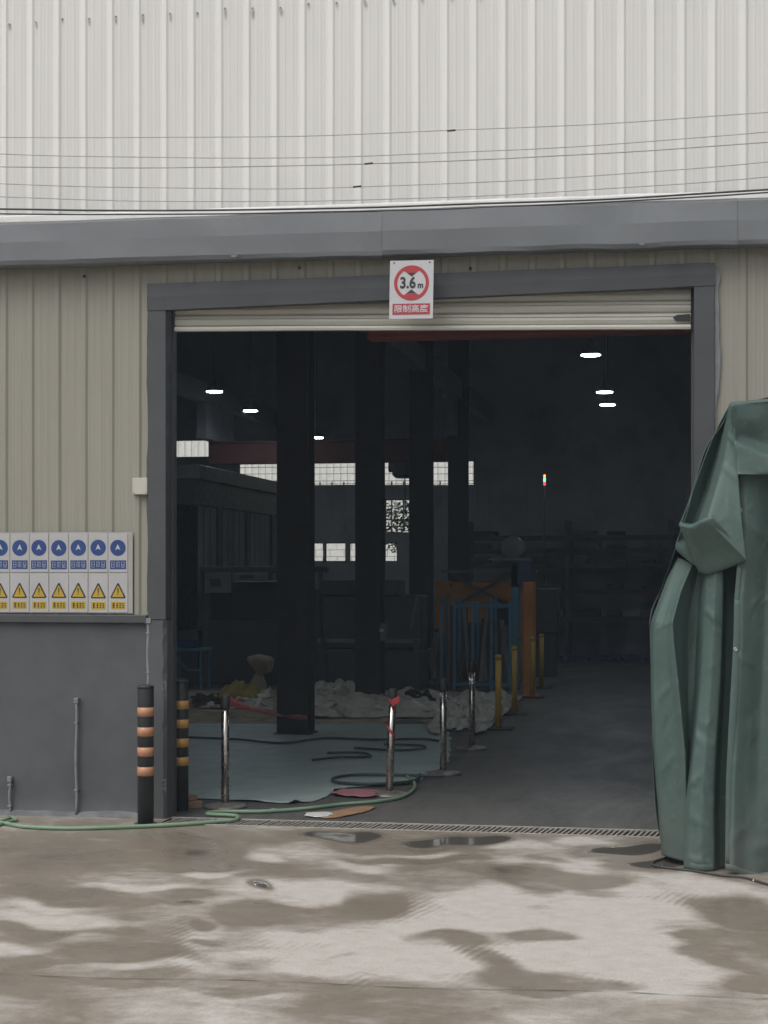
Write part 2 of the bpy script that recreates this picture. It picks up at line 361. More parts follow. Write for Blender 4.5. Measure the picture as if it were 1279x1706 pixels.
# ------------------------------------------------------------------ ground
DX0, DX1, DY0, DY1 = -1.64, 2.24, -0.29, 0.04        # the drain slot
def damp_field(X, Y):
    rot = np.stack([_c * (X - CAM.x) + _s * (Y - CAM.y), -_s * (X - CAM.x) + _c * (Y - CAM.y)], 0)
    lat, dep = rot
    PX = 639.5 + lat / dep * F; PY = 955 + CAM.z / dep * F   # sight-line bearing and range, used as survey coordinates for the stains
    D = np.full_like(X, .62)
    # stains surveyed on the slab: (bearing, range mark, half widths, weight); negative = dried pale, positive = damp
    st = [(900,1545,260,40,-.55),(1060,1500,240,28,-.45),(760,1560,150,26,-.35),(1000,1590,150,26,-.55),(1130,1625,130,26,-.6),(1180,1460,160,16,-.35),(940,1440,120,14,-.3),
          (700,1610,130,34,-.6),(560,1595,190,22,-.55),(520,1560,90,18,-.4),(470,1490,150,20,-.45),(580,1480,90,14,-.35),(120,1535,110,14,-.5),(20,1580,60,12,-.5),(60,1510,70,9,-.35),
          (220,1478,90,7,-.4),(250,1612,120,8,-.35),(360,1455,50,6,-.5),(430,1432,40,8,-.4),(620,1442,60,8,-.3),(330,1560,30,30,-.2),(800,1500,80,18,-.35),(860,1470,60,12,-.3),
          (860,1408,60,8,-.4),(980,1400,60,6,-.4),(700,1425,60,6,-.3),(150,1560,60,8,-.3),
          (930,1468,110,15,.62),(870,1447,60,9,.4),(1000,1487,45,7,.4),(920,1510,50,9,.35),(830,1560,120,13,.75),(740,1570,70,14,.6),(900,1550,60,11,.6),(800,1590,60,24,.6),(860,1625,90,15,.6),(1020,1640,80,10,.4),
          (1240,1590,110,30,.7),(1220,1520,70,26,.65),(1130,1590,50,12,.4),(1270,1640,60,20,.4),(1150,1560,30,6,.3),
          (480,1525,110,20,.55),(240,1490,110,12,.55),(620,1500,60,24,.6),(40,1490,60,10,.4),(100,1505,60,5,.35),(60,1548,70,10,.5),(150,1590,150,14,.55),(200,1440,240,16,.5),(120,1400,200,16,.35),
          (330,1420,80,14,.5),(430,1480,22,8,.9),(318,1508,24,5,.9),(317,1547,20,8,.7),(345,1575,30,4,.5),(300,1402,150,10,.35),(440,1600,60,10,.4),(560,1590,30,5,.35),
          (1080,1415,95,10,.75),(1130,1440,110,14,.8),(1250,1458,80,14,.7),(760,1402,80,10,.75),(570,1396,85,12,.75),(650,1412,120,8,.4),(700,1432,110,5,.4),(920,1432,50,5,.4)]
    for bx, by, hx, hy, w in st:
        q = ((PX - bx) / hx) ** 2 + ((PY - by) / hy) ** 2
        D += w * np.exp(-q ** 2 * .9)
    D = np.clip(D, .0, .78)
    # standing water: a film by the drain and a few small pools
    for bx, by, hx, hy in ((575, 1395, 70, 9), (770, 1402, 75, 7), (1050, 1415, 70, 7), (1120, 1440, 60, 8), (430, 1480, 16, 6), (318, 1507, 20, 3.5)):
        D += (.6 if by < 1450 else .3) * np.exp(-(((PX - bx) / hx) ** 2 + ((PY - by) / hy) ** 2) ** 2)
    D = np.where(PY > 1652, .50 + .10 * np.sin(PX / 90 + 1) + .06 * np.sin(PX / 37), D)    # slab nearer than the joint
    return D
def tread_field(X, Y):
    lat = _c * (X - CAM.x) + _s * (Y - CAM.y); dep = -_s * (X - CAM.x) + _c * (Y - CAM.y)
    PX = 639.5 + lat / dep * F; PY = 955 + CAM.z / dep * F; T = np.zeros_like(X)
    for bx, by, hx, hy in ((300, 1575, 26, 42), (690, 1515, 55, 22), (500, 1575, 70, 22), (760, 1600, 28, 30), (600, 1640, 20, 20), (880, 1585, 120, 14), (1120, 1500, 60, 14), (1040, 1620, 60, 14)):
        T += np.exp(-(((PX - bx) / hx) ** 2 + ((PY - by) / hy) ** 2))
    return np.clip(T, 0, 1)
def make_ground():
    xs = np.arange(-4.2, 4.6, .025); ys = np.arange(-8.0, DY0 + .001, .025); ys = np.append(ys[ys < DY0 - .005], DY0)
    X, Y = np.meshgrid(xs, ys); nx, ny = len(xs), len(ys)
    # wavering of the stain edges
    nz = np.zeros_like(X); rs = np.random.RandomState(3)
    for k in range(26):
        a = rs.uniform(0, 2*np.pi); fq = rs.uniform(2, 16); ph = rs.uniform(0, 6.28)
        nz += np.sin(X*fq*np.cos(a)*1.0 + Y*fq*np.sin(a)*.8 + ph + 1.7*np.sin(X*1.3+k) + 1.4*np.sin(Y*1.1-k)) / fq**.7
    Dm = damp_field(X + .05*np.sin(Y*7+X*3), Y + .09*np.sin(X*5) + .05*np.sin(X*13+Y*4)) + nz * .085
    V = [tuple(p) for p in np.stack([X.ravel(), Y.ravel(), np.zeros(X.size)], 1)]
    idx = np.arange(nx*ny).reshape(ny, nx)
    Fc = np.stack([idx[:-1,:-1].ravel(), idx[:-1,1:].ravel(), idx[1:,1:].ravel(), idx[1:,:-1].ravel()], 1).tolist()
    vals = list(Dm.ravel()); tv = list(tread_field(X, Y).ravel())
    x0, x1, y0, y1 = xs[0], xs[-1], ys[0], DY0
    B = 120.0
    def quad(a, b, c2, d):
        k = len(V); V.extend([(a, b, 0), (c2, b, 0), (c2, d, 0), (a, d, 0)]); Fc.append([k, k+1, k+2, k+3]); vals.extend([.62]*4); tv.extend([0.0]*4)
    quad(-B, -B, B, y0); quad(-B, y0, x0, y1); quad(x1, y0, B, y1)
    quad(-B, y1, DX0, .05); quad(DX1, y1, B, .05)
    quad(-B, .05, -12.5, B); quad(8.5, .05, B, B); quad(-12.5, 25.9, 8.5, B)
    me = bpy.data.meshes.new('ground'); me.from_pydata(V, [], Fc); me.update()
    a = me.attributes.new('damp', 'FLOAT', 'POINT'); a.data.foreach_set('value', np.array(vals, dtype=np.float32))
    a = me.attributes.new('tread', 'FLOAT', 'POINT'); a.data.foreach_set('value', np.array(tv, dtype=np.float32))
    me.materials.append(M['ground'])
    o = bpy.data.objects.new('ground', me); col.objects.link(o); tag(o, kind='structure')
    return o
ground = make_ground()
# the slab joint: an irregular dirt-filled line
jb = MB(); jp = [on_ground(x, 1622 + 40 * x / 1279 + 2.0 * math.sin(x / 90.0), .004) for x in range(-200, 1500, 12)]
wd = [max(.0004, .0026 * (.8 + 1.9 * noise.noise(Vector((i * .23, 0, 0)))) ) for i in range(len(jp))]
jb.add([p + Vector((0, -w, 0)) for p, w in zip(jp, wd)] + [p + Vector((0, w, 0)) for p, w in zip(jp, wd)],
       [(i, i+1, len(jp)+i+1, len(jp)+i) for i in range(len(jp)-1)])
jb.build('slab_joint', M['joint'], ground)
fl = MB(); fl.add([(-12.4, DY1, 0), (8.4, DY1, 0), (8.4, .021, 0), (-12.4, .021, 0)][:0], [])
fl.add([(DX0, DY1, .0), (DX1, DY1, .0), (DX1, .05, .0), (DX0, .05, .0)], [(0, 1, 2, 3)])
fl.add([(-12.5, .05, .0), (8.5, .05, .0), (8.5, 25.9, .0), (-12.5, 25.9, .0)], [(0, 1, 2, 3)])
tag(fl.build('floor', M['floor']), kind='structure')

# ------------------------------------------------------------------ factory building
fac = empty('factory_building', (0, 0, 0), label='large steel shed with pale ribbed sheet walls and a dark open doorway', cat='building')
RIB = 0.2140; RX = 0.025
def clad_panel(name, i0, i1, z0, z1, mat, xa=None, xb=None, y=0.0, deep=.014, parent=None):
    """ribbed sheet from rib i0 to rib i1, clipped to [xa, xb]"""
    pr = []
    for i in range(i0, i1 + 1):
        c = RX + i * RIB
        pr += [(c - .034, 0), (c - .017, -deep), (c + .017, -deep), (c + .034, 0)]
        if i < i1:
            for q in (.36, .64):
                cc = c + RIB * q; pr += [(cc - .012, 0), (cc - .004, -.0013), (cc + .004, -.0013), (cc + .012, 0)]
    lo = xa if xa is not None else pr[0][0]; hi = xb if xb is not None else pr[-1][0]
    def yat(x):
        for (x0, y0), (x1, y1) in zip(pr, pr[1:]):
            if x0 <= x <= x1: return y0 + (y1 - y0) * (x - x0) / max(x1 - x0, 1e-6)
        return 0
    pp = [(lo, yat(lo))] + [p for p in pr if lo + 1e-4 < p[0] < hi - 1e-4] + [(hi, yat(hi))]
    nz = max(2, int((z1 - z0) / .25) + 1); v = []
    for k in range(nz):
        z = z0 + (z1 - z0) * k / (nz - 1)
        for x, yy in pp:
            v.append((x + .0015 * noise.noise(Vector((x * .7, 3.1, z * .9))), y + yy + .006 * noise.noise(Vector((x * 1.7, 1.3, z * .8))), z))
    n = len(pp); crest = [j for j in range(n - 1) if pp[j][1] < -deep * .6 and pp[j+1][1] < -deep * .6]
    b = MB(); b.add(v, [(k*n+j, k*n+j+1, (k+1)*n+j+1, (k+1)*n+j) for k in range(nz-1) for j in range(n-1)])
    o = b.build(name, mat, parent or fac)
    if mat is M['clad_up']:                          # bright rib highlights put into a lighter crest colour
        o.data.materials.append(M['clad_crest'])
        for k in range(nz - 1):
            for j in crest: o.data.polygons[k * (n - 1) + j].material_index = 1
    return o
screw = None
for i0 in range(-36, 32, 4):
    p = clad_panel('upper_cladding_panel', i0, i0 + 4, 4.36, 8.3, M['clad_up'], deep=.008, y=(.0 if (i0 // 4) % 2 else -.002))
    for i in range(i0, i0 + 4):
        x = RX + i * RIB + .046
        if -3.4 < x < 3.2:
            for zr in (6.075, 7.55):
                zz = zr + .02 * noise.noise(Vector((x * 3, zr, 0)))
                if screw is None:
                    b = MB(); b.lathe([(.0065, -.004), (.0065, .002), (.004, .006)], 8)
                    screw = b.build('screw', M['bolt'], p); screw.rotation_euler = (R(90), 0, 0); screw.location = (x, -.006, zz)
                else: place(screw, p, (x, -.006, zz))
                # rust run below the screw
                h = .025 + .08 * random.random() ** 2.5; w = .005 + .006 * random.random()
                k = MB(); k.add([(-w, 0, 0), (w, 0, 0), (w * .7, 0, -h * .6), (0, 0, -h), (-w * .8, 0, -h * .5)], [(0, 1, 2, 3, 4)])
                k.build('rust_run', M['stain'], p, (x + random.uniform(-.004, .004), -.0125, zz - .003))
# lower sheets: beside and above the doorway
for i0 in range(-36, -8, 4):
    xb = -1.78 if i0 == -12 else None
    clad_panel('lower_cladding_panel', i0, i0 + 4, 1.535, 4.36, M['clad_low'], xb=xb, y=(0 if (i0 // 4) % 2 else -.002))
for i0, xa, xb in ((-9, -1.778, None), (-5, None, None), (-1, None, None), (3, None, None), (7, None, 2.388)):
    clad_panel('lower_cladding_panel', i0, i0 + 4, 4.0, 4.36, M['clad_low'], xa=xa, xb=xb, y=(-.004 if ((i0 + 9) // 4) % 2 else -.008))
for i0, xa in ((11, 2.38), (15, None), (19, None), (23, None), (27, None)):
    clad_panel('lower_cladding_panel', i0, i0 + 4, 1.535, 4.36, M['clad_low'], xa=xa, y=(0 if (i0 // 4) % 2 else -.002))
# hooks on the lower sheet
for px, py in ((107, 444), (289, 462), (493, 442), (787, 452), (1215, 431)):
    q = at(px, py, 12.38)
    MB().lathe([(.011, 0), (.011, .012), (.006, .02)], 8).build('hook_bolt', M['bolt'], fac, (q.x, -.022, q.z)).rotation_euler = (R(90), 0, 0)
# fascia over the doorway: folded grey sheets butted end to end with dents
fx = [-8.0, -5.6, -3.15, 0.02, 2.55, 5.0, 7.2]
for a, b_ in zip(fx, fx[1:]):
    n = max(6, int((b_ - a) / .12)); v = []
    for k in range(n + 1):
        x = a + .0008 + (b_ - a - .0016) * k / n
        w = lambda s_, am: am * noise.noise(Vector((x * s_, a, s_)))
        zt = 4.505 - .006 * x + w(1.1, .012); zb = 4.165 - .006 * x + w(2.3, .012) + w(9, .004)
        v += [(x, .0, zt + .03), (x, -.13 + w(.9, .008), zt), (x, -.185 + w(1.7, .012), zt - .03), (x, -.20 + w(2.1, .012), (zt + zb) / 2),
              (x, -.195 + w(1.4, .012), zb + .03), (x, -.185 + w(3, .008), zb), (x, -.15, zb - .012), (x, .0, zb + .005)]
    m = MB(); m.add(v, [(k*8+j, k*8+j+1, (k+1)*8+j+1, (k+1)*8+j) for k in range(n) for j in range(7)], False)
    f_ = m.build('fascia_panel', M['fascia'], fac)
    # chipped paint along the lower lip
    for k in range(2):
        x = random.uniform(a + .1, b_ - .1); w = random.uniform(.02, .07); z = 4.175 - .006 * x + random.uniform(.0, .03)
        c = MB(); c.add([(x, -.216, z), (x + w * .4, -.216, z - .006), (x + w, -.216, z + .002), (x + w * .7, -.216, z + .009), (x + w * .2, -.216, z + .012)], [(0, 1, 2, 3, 4)])
        c.build('paint_chip', M['conduit'], f_)
    t = MB(); v = []
    for k in range(n + 1):
        x = a + (b_ - a) * k / n; z = 4.53 - .006 * x + .006 * noise.noise(Vector((x * 3, 9, 0)))
        v += [(x, -.03, z + .045), (x, -.05, z + .03), (x, -.06, z - .02)]
    t.add(v, [(k*3+j, k*3+j+1, (k+1)*3+j+1, (k+1)*3+j) for k in range(n) for j in range(2)])
    t.build('drip_flashing', M['white_trim'], fac, solid=.004)

# doorway frame
OL, OR_ = -1.66, 2.249
fr = MB().box((OL - .142, -.05, 1.50), (OL, .10, 4.0), .004).build('door_jamb', M['frame'], fac)
MB().box((OR_, -.05, 0.0), (OR_ + .143, .16, 4.0), .004).build('door_jamb', M['frame'], fac)
hd = MB(); n = 24; v = []
for k in range(n + 1):
    x = OL - .146 + (OR_ + .146 - (OL - .146)) * k / n; t_ = k / n
    zt = 4.031 + .021 * t_ + .005 * noise.noise(Vector((x * 2.5, 4, 0))); zb = 3.832 + .062 * max(0, t_ - .05) + .003 * noise.noise(Vector((x * 2, 8, 0)))
    v += [(x, .03, zt), (x, -.056, zt), (x, -.060, (zt + zb) / 2), (x, -.056, zb), (x, .03, zb)]
hd.add(v, [(k*5+j, k*5+(j+1) % 5, (k+1)*5+(j+1) % 5, (k+1)*5+j) for k in range(n) for j in range(5)] + [tuple(range(5)), tuple(n*5+j for j in range(5))])
hd.build('door_header', M['frame'], fac)
# ragged sealant and flaking paint beside the jambs
for X, w, nn, side in ((OL - .142, .02, 30, -1), (OR_ + .143, .05, 34, 1)):
    z0 = 1.56 if side < 0 else 1.56; v = []
    for k in range(nn + 1):
        z = z0 + (4.02 - z0) * k / nn
        e = w * max(.12, .6 + .9 * noise.noise(Vector((side * 7, 2, z * 2.2))) + .4 * noise.noise(Vector((side, 5, z * 9))))
        v += [(X, -.030, z), (X + side * e, -.028, z)]
    s_ = MB(); s_.add(v, [(2*k, 2*k+1, 2*k+3, 2*k+2) for k in range(nn)])
    s_.build('sealant_strip', M['conduit'] if side > 0 else M['frame'], fac)
# plinth and the lower concrete jamb
def rough_wall(x0, x1, z0, z1, y, mat, name):
    nx, nz = int((x1 - x0) / .06) + 1, 22; v = []
    for k in range(nz + 1):
        for j in range(nx + 1):
            x = x0 + (x1 - x0) * j / nx; z = z0 + (z1 - z0) * k / nz
            v.append((x, y - .006 * noise.noise(Vector((x * 1.2, 2.2, z * 1.6))) - .0025 * noise.noise(Vector((x * 7, 1, z * 7))) - (.03 * max(0, 1 - z / .10) ** 1.5), z))
    m = MB(); m.add(v, [(k*(nx+1)+j, k*(nx+1)+j+1, (k+1)*(nx+1)+j+1, (k+1)*(nx+1)+j) for k in range(nz) for j in range(nx)], True)
    a = len(m.v); m.add([(x0, y + .22, z0), (x1, y + .22, z0), (x1, y + .22, z1), (x0, y + .22, z1), (x0, y, z1), (x1, y, z1), (x1, y, z0), (x0, y, z0)],
                        [(0, 3, 2, 1), (4, 5, 2, 3), (1, 2, 5, 6), (0, 7, 4, 3)])
    return m.build(name, mat, fac)
pl = rough_wall(-8.0, OL - .145, 0, 1.47, -.012, M['plinth'], 'plinth')
rough_wall(OR_ + .15, 7.2, 0, 1.47, -.012, M['plinth'], 'plinth')
jm = MB(); nn = 26; v = []
for k in range(nn + 1):
    z = 1.497 * k / nn
    ch = max(0, .55 * noise.noise(Vector((4, 7, z * 5))) + .5 * noise.noise(Vector((1, 3, z * 17)))) * .05
    v += [(OL - .143, -.045, z), (OL - .02 - ch, -.045, z), (OL, -.045 + .02 + ch, z), (OL + .006, .16, z), (OL - .143, .16, z)]
jm.add(v, [(k*5+j, k*5+(j+1) % 5, (k+1)*5+(j+1) % 5, (k+1)*5+j) for k in range(nn) for j in range(5)] + [tuple(range(5)), tuple(nn*5+j for j in range(5))])
cj = jm.build('concrete_jamb', M['plinth'], fac)
for z, h in ((.90, .14), (.20, .10)):
    c = MB(); pts = [(random.uniform(-.012, .004) + (0 if i % 2 else -.014), z + h * i / 6) for i in range(7)]
    c.add([(OL - .022 + x, -.0475, zz) for x, zz in pts] + [(OL - .002, -.0300, zz) for _, zz in pts], [(i, i+1, 8+i, 7+i) for i in range(6)])
    c.build('broken_plaster', M['scuff'], cj)
# ledge flashing between sheet and plinth
for a, b_ in ((-8.0, -4.9), (-4.89, OL - .15), (OR_ + .15, 7.2)):
    MB().box((a, -.055, 1.472), (b_, .02, 1.535), .006).build('ledge_flashing', M['frame'], fac)
    n = int((b_ - a) / .05); v = []
    for k in range(n + 1):
        x = a + (b_ - a) * k / n; h = .035 + .03 * noise.noise(Vector((x * 2.1, 5, 5))) + .012 * noise.noise(Vector((x * 9, 5, 5))); w = .05 + .03 * noise.noise(Vector((x * 2.7, 8, 1)))
        v += [(x, -.005, h + .02), (x, -.02 - .2 * w, h), (x, -.02 - w * .7, h * .45), (x, -.022 - w, 0)]
    k_ = MB(); k_.add(v, [(k*4+j, k*4+j+1, (k+1)*4+j+1, (k+1)*4+j) for k in range(n) for j in range(3)], True); k_.build('skirting', M['skirt'], fac)

# roller shutter: tilted curtain of slats, guide rails, bottom bar
rs_ = MB().box((OL - .06, .101, 0), (OL + .008, .20, 4.6), .004).build('roller_shutter', M['frame'], fac)
MB().box((OR_ - .02, .101, 0), (OR_ + .06, .20, 4.6), .004).build('guide_rail', M['frame'], rs_)
pitch = .087
for k in range(9):
    zb = 3.722 + k * pitch; m = MB(); v = []; nn = 20
    prof = [(.085, 0.0), (.070, .010), (.060, .035), (.063, .052), (.070, .055), (.062, .060), (.067, .076), (.081, .084)]
    for j in range(nn + 1):
        x = OL + .036 + (OR_ - OL - .058) * j / nn
        z = zb - .0222 * (x - OL) + .003 * noise.noise(Vector((x * 1.5, k, 0)))
        v += [(x, yy + .004 * noise.noise(Vector((x * 2.2, k * 3, 1))), z + dz) for yy, dz in prof]
    m.add(v, [(j*8+i, j*8+i+1, (j+1)*8+i+1, (j+1)*8+i) for j in range(nn) for i in range(7)], False)
    m.build('slat', M['slat'], rs_, solid=.002)
m = MB(); v = []
for j in range(21):
    x = OL + .036 + (OR_ - OL - .058) * j / 20; z = 3.688 - .0222 * (x - OL) + .004 * noise.noise(Vector((x, 4, 2)))
    v += [(x, .051, z + .032), (x, .045, z + .016), (x, .049, z), (x, .10, z), (x, .10, z + .032)]
m.add(v, [(j*5+i, j*5+(i+1) % 5, (j+1)*5+(i+1) % 5, (j+1)*5+i) for j in range(20) for i in range(5)] + [tuple(range(5)), tuple(100+i for i in range(5))])
m.build('bottom_bar', M['slat'], rs_)
# dark torn corner of the curtain
MB().poly([(2.12, 3.66), (2.222, 3.655), (2.222, 3.71), (2.13, 3.705), (2.10, 3.69)], .048, .051).build('torn_corner', M['black_plastic'], rs_)

# hall shell
HX0, HX1, HY1, EAVE, RIDGE = -12.4, 8.4, 25.7, 7.4, 8.6
MB().box((HX0 - .1, .1, 0), (HX0, HY1, EAVE)).build('side_wall', M['dark_wall'], fac)
MB().box((HX1, .1, 0), (HX1 + .1, HY1, EAVE)).build('side_wall', M['dark_wall'], fac)
for nm, x0, x1 in (('front_lining', HX0, OL - .145), ('front_lining', OR_ + .15, HX1)):
    MB().box((x0, .30 if nm == '' else .22, .0), (x1, .26, 7.4)).build(nm, M['dark_wall'], fac)
MB().box((OL - .14, .345, 4.15), (OR_ + .14, .38, 7.4)).build('front_lining', M['dark_wall'], fac)
XR = (HX0 + HX1) / 2
for s_, xa, za, xb, zb in ((0, HX0 - .4, EAVE - .05, XR, RIDGE), (1, XR, RIDGE, HX1 + .4, EAVE - .05)):
    for k in range(9):
        y0, y1 = .05 + k * 2.86, .05 + (k + 1) * 2.86
        m = MB(); m.add([(xa, y0, za), (xb, y0, zb), (xb, y1, zb), (xa, y1, za), (xa, y0, za + .08), (xb, y0, zb + .08), (xb, y1, zb + .08), (xa, y1, za + .08)],
                        [(0, 1, 2, 3), (7, 6, 5, 4), (0, 4, 5, 1), (1, 5, 6, 2), (2, 6, 7, 3), (3, 7, 4, 0)])
        m.build('roof_panel', M['roof'], fac)
for xx in [HX0 + 1 + i * 1.55 for i in range(13)]:
    z = EAVE + (RIDGE - EAVE) * (1 - abs(xx - XR) / (HX1 - XR)) - .16
    MB().beam((xx, .4, z), (xx, HY1, z), .07, .18).build('purlin', M['steelwork'], fac)
for y in (6.7, 11.27, 15.9, 20.5):
    for xa, za, xb, zb in ((HX0, EAVE - .35, XR, RIDGE - .35), (XR, RIDGE - .35, HX1, EAVE - .35)):
        MB().beam((xa, y, za), (xb, y, zb), .16, .34).build('rafter', M['steelwork'], fac)
# pale sheets under the roof, their colour standing in for faintly lit skylights
for y, x, z in ((13.2, -5.2, 7.1), (15.0, -4.3, 7.0), (17.6, -5.0, 6.9), (19.0, -3.4, 6.9), (18.2, -7.4, 6.6)):
    m = MB(); m.add([(x - .7, y - .5, z), (x + .7, y - .5, z + .12), (x + .7, y + .5, z + .12), (x - .7, y + .5, z)], [(0, 1, 2, 3)]); m.build('ceiling_sheet', M['roof_pale'], fac, solid=.03)
# columns: H-sections with base plates
for y in (6.7, 11.27, 15.9, 20.5):
    m = MB(); c = -2.255; w = .18
    m.box((c - w, y - .19, .02), (c + w, y - .165, 7.9)); m.box((c - w, y + .165, .02), (c + w, y + .19, 7.9)); m.box((c - .012, y - .165, .02), (c + .012, y + .165, 7.9))
    o = m.build('column', M['column'], fac)
    MB().box((c - .21, y - .23, 0), (c + .21, y + .23, .018)).build('base_plate', M['column'], o)
MB().box((-2.36, .5, 5.25), (-2.15, HY1, 5.62)).build('crane_runway', M['steelwork'], fac)
MB().box((-7.42, .5, 5.25), (-7.2, HY1, 5.62)).build('crane_runway', M['steelwork'], fac)
# red beam just inside the doorway
lb = MB(); lb.box((-.3, .9, 3.71), (OR_ + .12, 1.1, 3.73)); lb.box((-.3, .9, 3.89), (OR_ + .12, 1.1, 3.91)); lb.box((-.3, .92, 3.73), (OR_ + .12, .94, 3.89))
lb.build('red_beam', M['red_steel'], fac)

# rear wall with window openings (built from solid pieces round the openings)
DW = 38.5
def rear(px, py):
    p = at(px, py, DW); k = (HY1 - CAM.y) / (p.y - CAM.y); q = CAM + (p - CAM) * k; return q.x, q.z
def rect(pa, pb):
    (x0, z1), (x1, z0) = rear(*pa), rear(*pb); return (x0, x1, z0, z1)
wins = [rect((397, 768), (505, 809)), rect((512, 768), (598, 809)), rect((605, 768), (690, 809)), rect((697, 768), (790, 809)),
        rect((283, 733), (348, 762)),
        rect((641, 832), (700, 888)),
        rect((511, 904), (539, 936)), rect((541, 904), (576, 936)), rect((581, 904), (600, 936)), rect((640, 904), (662, 936))]
def wall_with_holes(x0, x1, z0, z1, holes, y0, y1):
    xs = sorted({x0, x1, *[h[0] for h in holes], *[h[1] for h in holes]}); zs = sorted({z0, z1, *[h[2] for h in holes], *[h[3] for h in holes]})
    m = MB()
    for xa, xb in zip(xs, xs[1:]):
        run = None
        for za, zb in zip(zs, zs[1:]):
            cx, cz = (xa + xb) / 2, (za + zb) / 2
            hole = any(h[0] < cx < h[1] and h[2] < cz < h[3] for h in holes)
            if hole:
                if run is not None: m.box((xa, y0, run), (xb, y1, za)); run = None
            elif run is None: run = za
        if run is not None: m.box((xa, y0, run), (xb, y1, z1))
    return m
rw = wall_with_holes(HX0, HX1, 0, 8.5, wins, HY1, HY1 + .12).build('rear_wall', M['dark_wall'], fac)
for i, (x0, x1, z0, z1) in enumerate(wins):
    w = MB(); t_ = .022
    w.box((x0, HY1 + .03, z0), (x1, HY1 + .08, z0 + t_)); w.box((x0, HY1 + .03, z1 - t_), (x1, HY1 + .08, z1))
    w.box((x0, HY1 + .03, z0 + t_), (x0 + t_, HY1 + .08, z1 - t_)); w.box((x1 - t_, HY1 + .03, z0 + t_), (x1, HY1 + .08, z1 - t_))
    o = w.build('window', M['frame'], fac)
    MB().box((x0 + t_, HY1 + .05, z0 + t_), (x1 - t_, HY1 + .056, z1 - t_)).build('pane', M['glass'], o)
    if i < 4:
        for fz in (.26, .52, .80, .92):
            zz = z1 - (z1 - z0) * fz
            MB().box((x0 + t_, HY1 + .028, zz - .006), (x1 - t_, HY1 + .034, zz + .006)).build('security_bar', M['frame'], o)
    elif i == 5:
        for fz in (.2, .4, .6, .8):
            zz = z0 + (z1 - z0) * fz; MB().box((x0 + t_, HY1 + .02, zz - .012), (x1 - t_, HY1 + .046, zz + .012)).build('louvre', M['frame'], o)
# rear cladding ribs on the inside
for i in range(40):
    x = -9 + i * .28
    MB().box((x, HY1 - .02, 2.80), (x + .03, HY1 - .001, 3.95)).build('rear_wall_rib', M['dark_wall'], rw)

# ------------------------------------------------------------------ building across the rear lane
nb = empty('neighbouring_building', (0, 44, 0), label='white blockwork and ribbed building seen through the rear windows', cat='building')
m = MB(); v = []; n = 0; x = -22.0
while x < 8:
    v += [(x, 0), (x + .16, 0), (x + .18, -.03), (x + .22, -.03)]; x += .24
m.add([(a, b, 3.15) for a, b in v] + [(a, b, 9.5) for a, b in v], [(i, i+1, len(v)+i+1, len(v)+i) for i in range(len(v)-1)])
m.build('upper_cladding', M['block'], nb)
MB().box((-22, .05, 0), (8, .3, 3.15)).build('mortar_wall', M['mortar'], nb)
blk = None
xl = at(495, 920, 57).x; xr = at(672, 920, 57).x
for r in range(13):
    z = .12 + r * .23; x = xl - (.25 if r % 2 else 0)
    while x < xr:
        if blk is None: blk = MB().box((0, 0, 0), (.487, .06, .217), .006).build('block', M['block'], nb, (x, .0, z))
        else: place(blk, nb, (x, random.uniform(-.006, .004), z))
        x += .50
shr = empty('shrub', at(668, 1000, 42.5).xy.to_3d(), label='leafy shrub outside the small rear window', cat='shrub')
m = MB()
for k in range(900):
    a, b, c = [random.gauss(0, 1) for _ in range(3)]; r_ = (a*a+b*b+c*c) ** .5; q = random.random() ** .4 * .75 / max(r_, .01)
    p = Vector((a*q, b*q*.6, 3.0 + c*q)); d = Vector((random.uniform(-1, 1), random.uniform(-1, 1), random.uniform(-.6, .6))).normalized(); e = d.cross(Vector((random.random(), random.random(), 1))).normalized() * .03; d *= .075
    m.add([p - d, p + e, p + d, p - e], [(0, 1, 2, 3)])
m.build('foliage', M['leaf'], shr)
m = MB(); m.tube([(0, 0, 0), (.02, .01, 1.2), (0, 0, 2.6)], [.05, .04, .015], 8)
for a in range(5): m.tube([(0, 0, 1.5 + a*.2), (.3*math.cos(a*2.1), .2*math.sin(a*2.1), 2.4 + a*.2)], [.02, .006], 6)
m.build('stem', M['bark'], shr)

# ------------------------------------------------------------------ drain grate
dg = empty('drain_grate', (DX0, (DY0 + DY1) / 2, 0), label='long iron slotted drain grate across the doorway threshold', cat='drain')
L_ = DX1 - DX0; hw = (DY1 - DY0) / 2
m = MB(); m.add([(0, -hw, 0), (L_, -hw, 0), (L_, hw, 0), (0, hw, 0), (0, -hw, -.22), (L_, -hw, -.22), (L_, hw, -.22), (0, hw, -.22)], [(4, 5, 6, 7), (0, 1, 5, 4), (3, 7, 6, 2), (0, 4, 7, 3), (1, 2, 6, 5)])
m.build('trench', M['trench'], dg)
for s_ in (-1, 1):
    y = s_ * (hw - .011); MB().box((0, y - .010, -.03), (L_, y + .010, .006), .002).build('edge_rail', M['grate'], dg)
bar = None; x = .02
while x < L_ - .10:
    if bar is None:
        sl = .042; m = MB(); a = hw - .021
        m.add([(0, -a, -.025), (.016, -a, -.025), (.016 + sl, a, -.025), (sl, a, -.025), (0, -a, .003), (.016, -a, .003), (.016 + sl, a, .003), (sl, a, .003)],
              [(0, 3, 2, 1), (4, 5, 6, 7), (0, 1, 5, 4), (1, 2, 6, 5), (2, 3, 7, 6), (3, 0, 4, 7)])
        bar = m.build('grate_bar', M['grate'], dg, (x, 0, 0))
    else: place(bar, dg, (x, 0, random.uniform(-.003, .001)))
    x += .0385

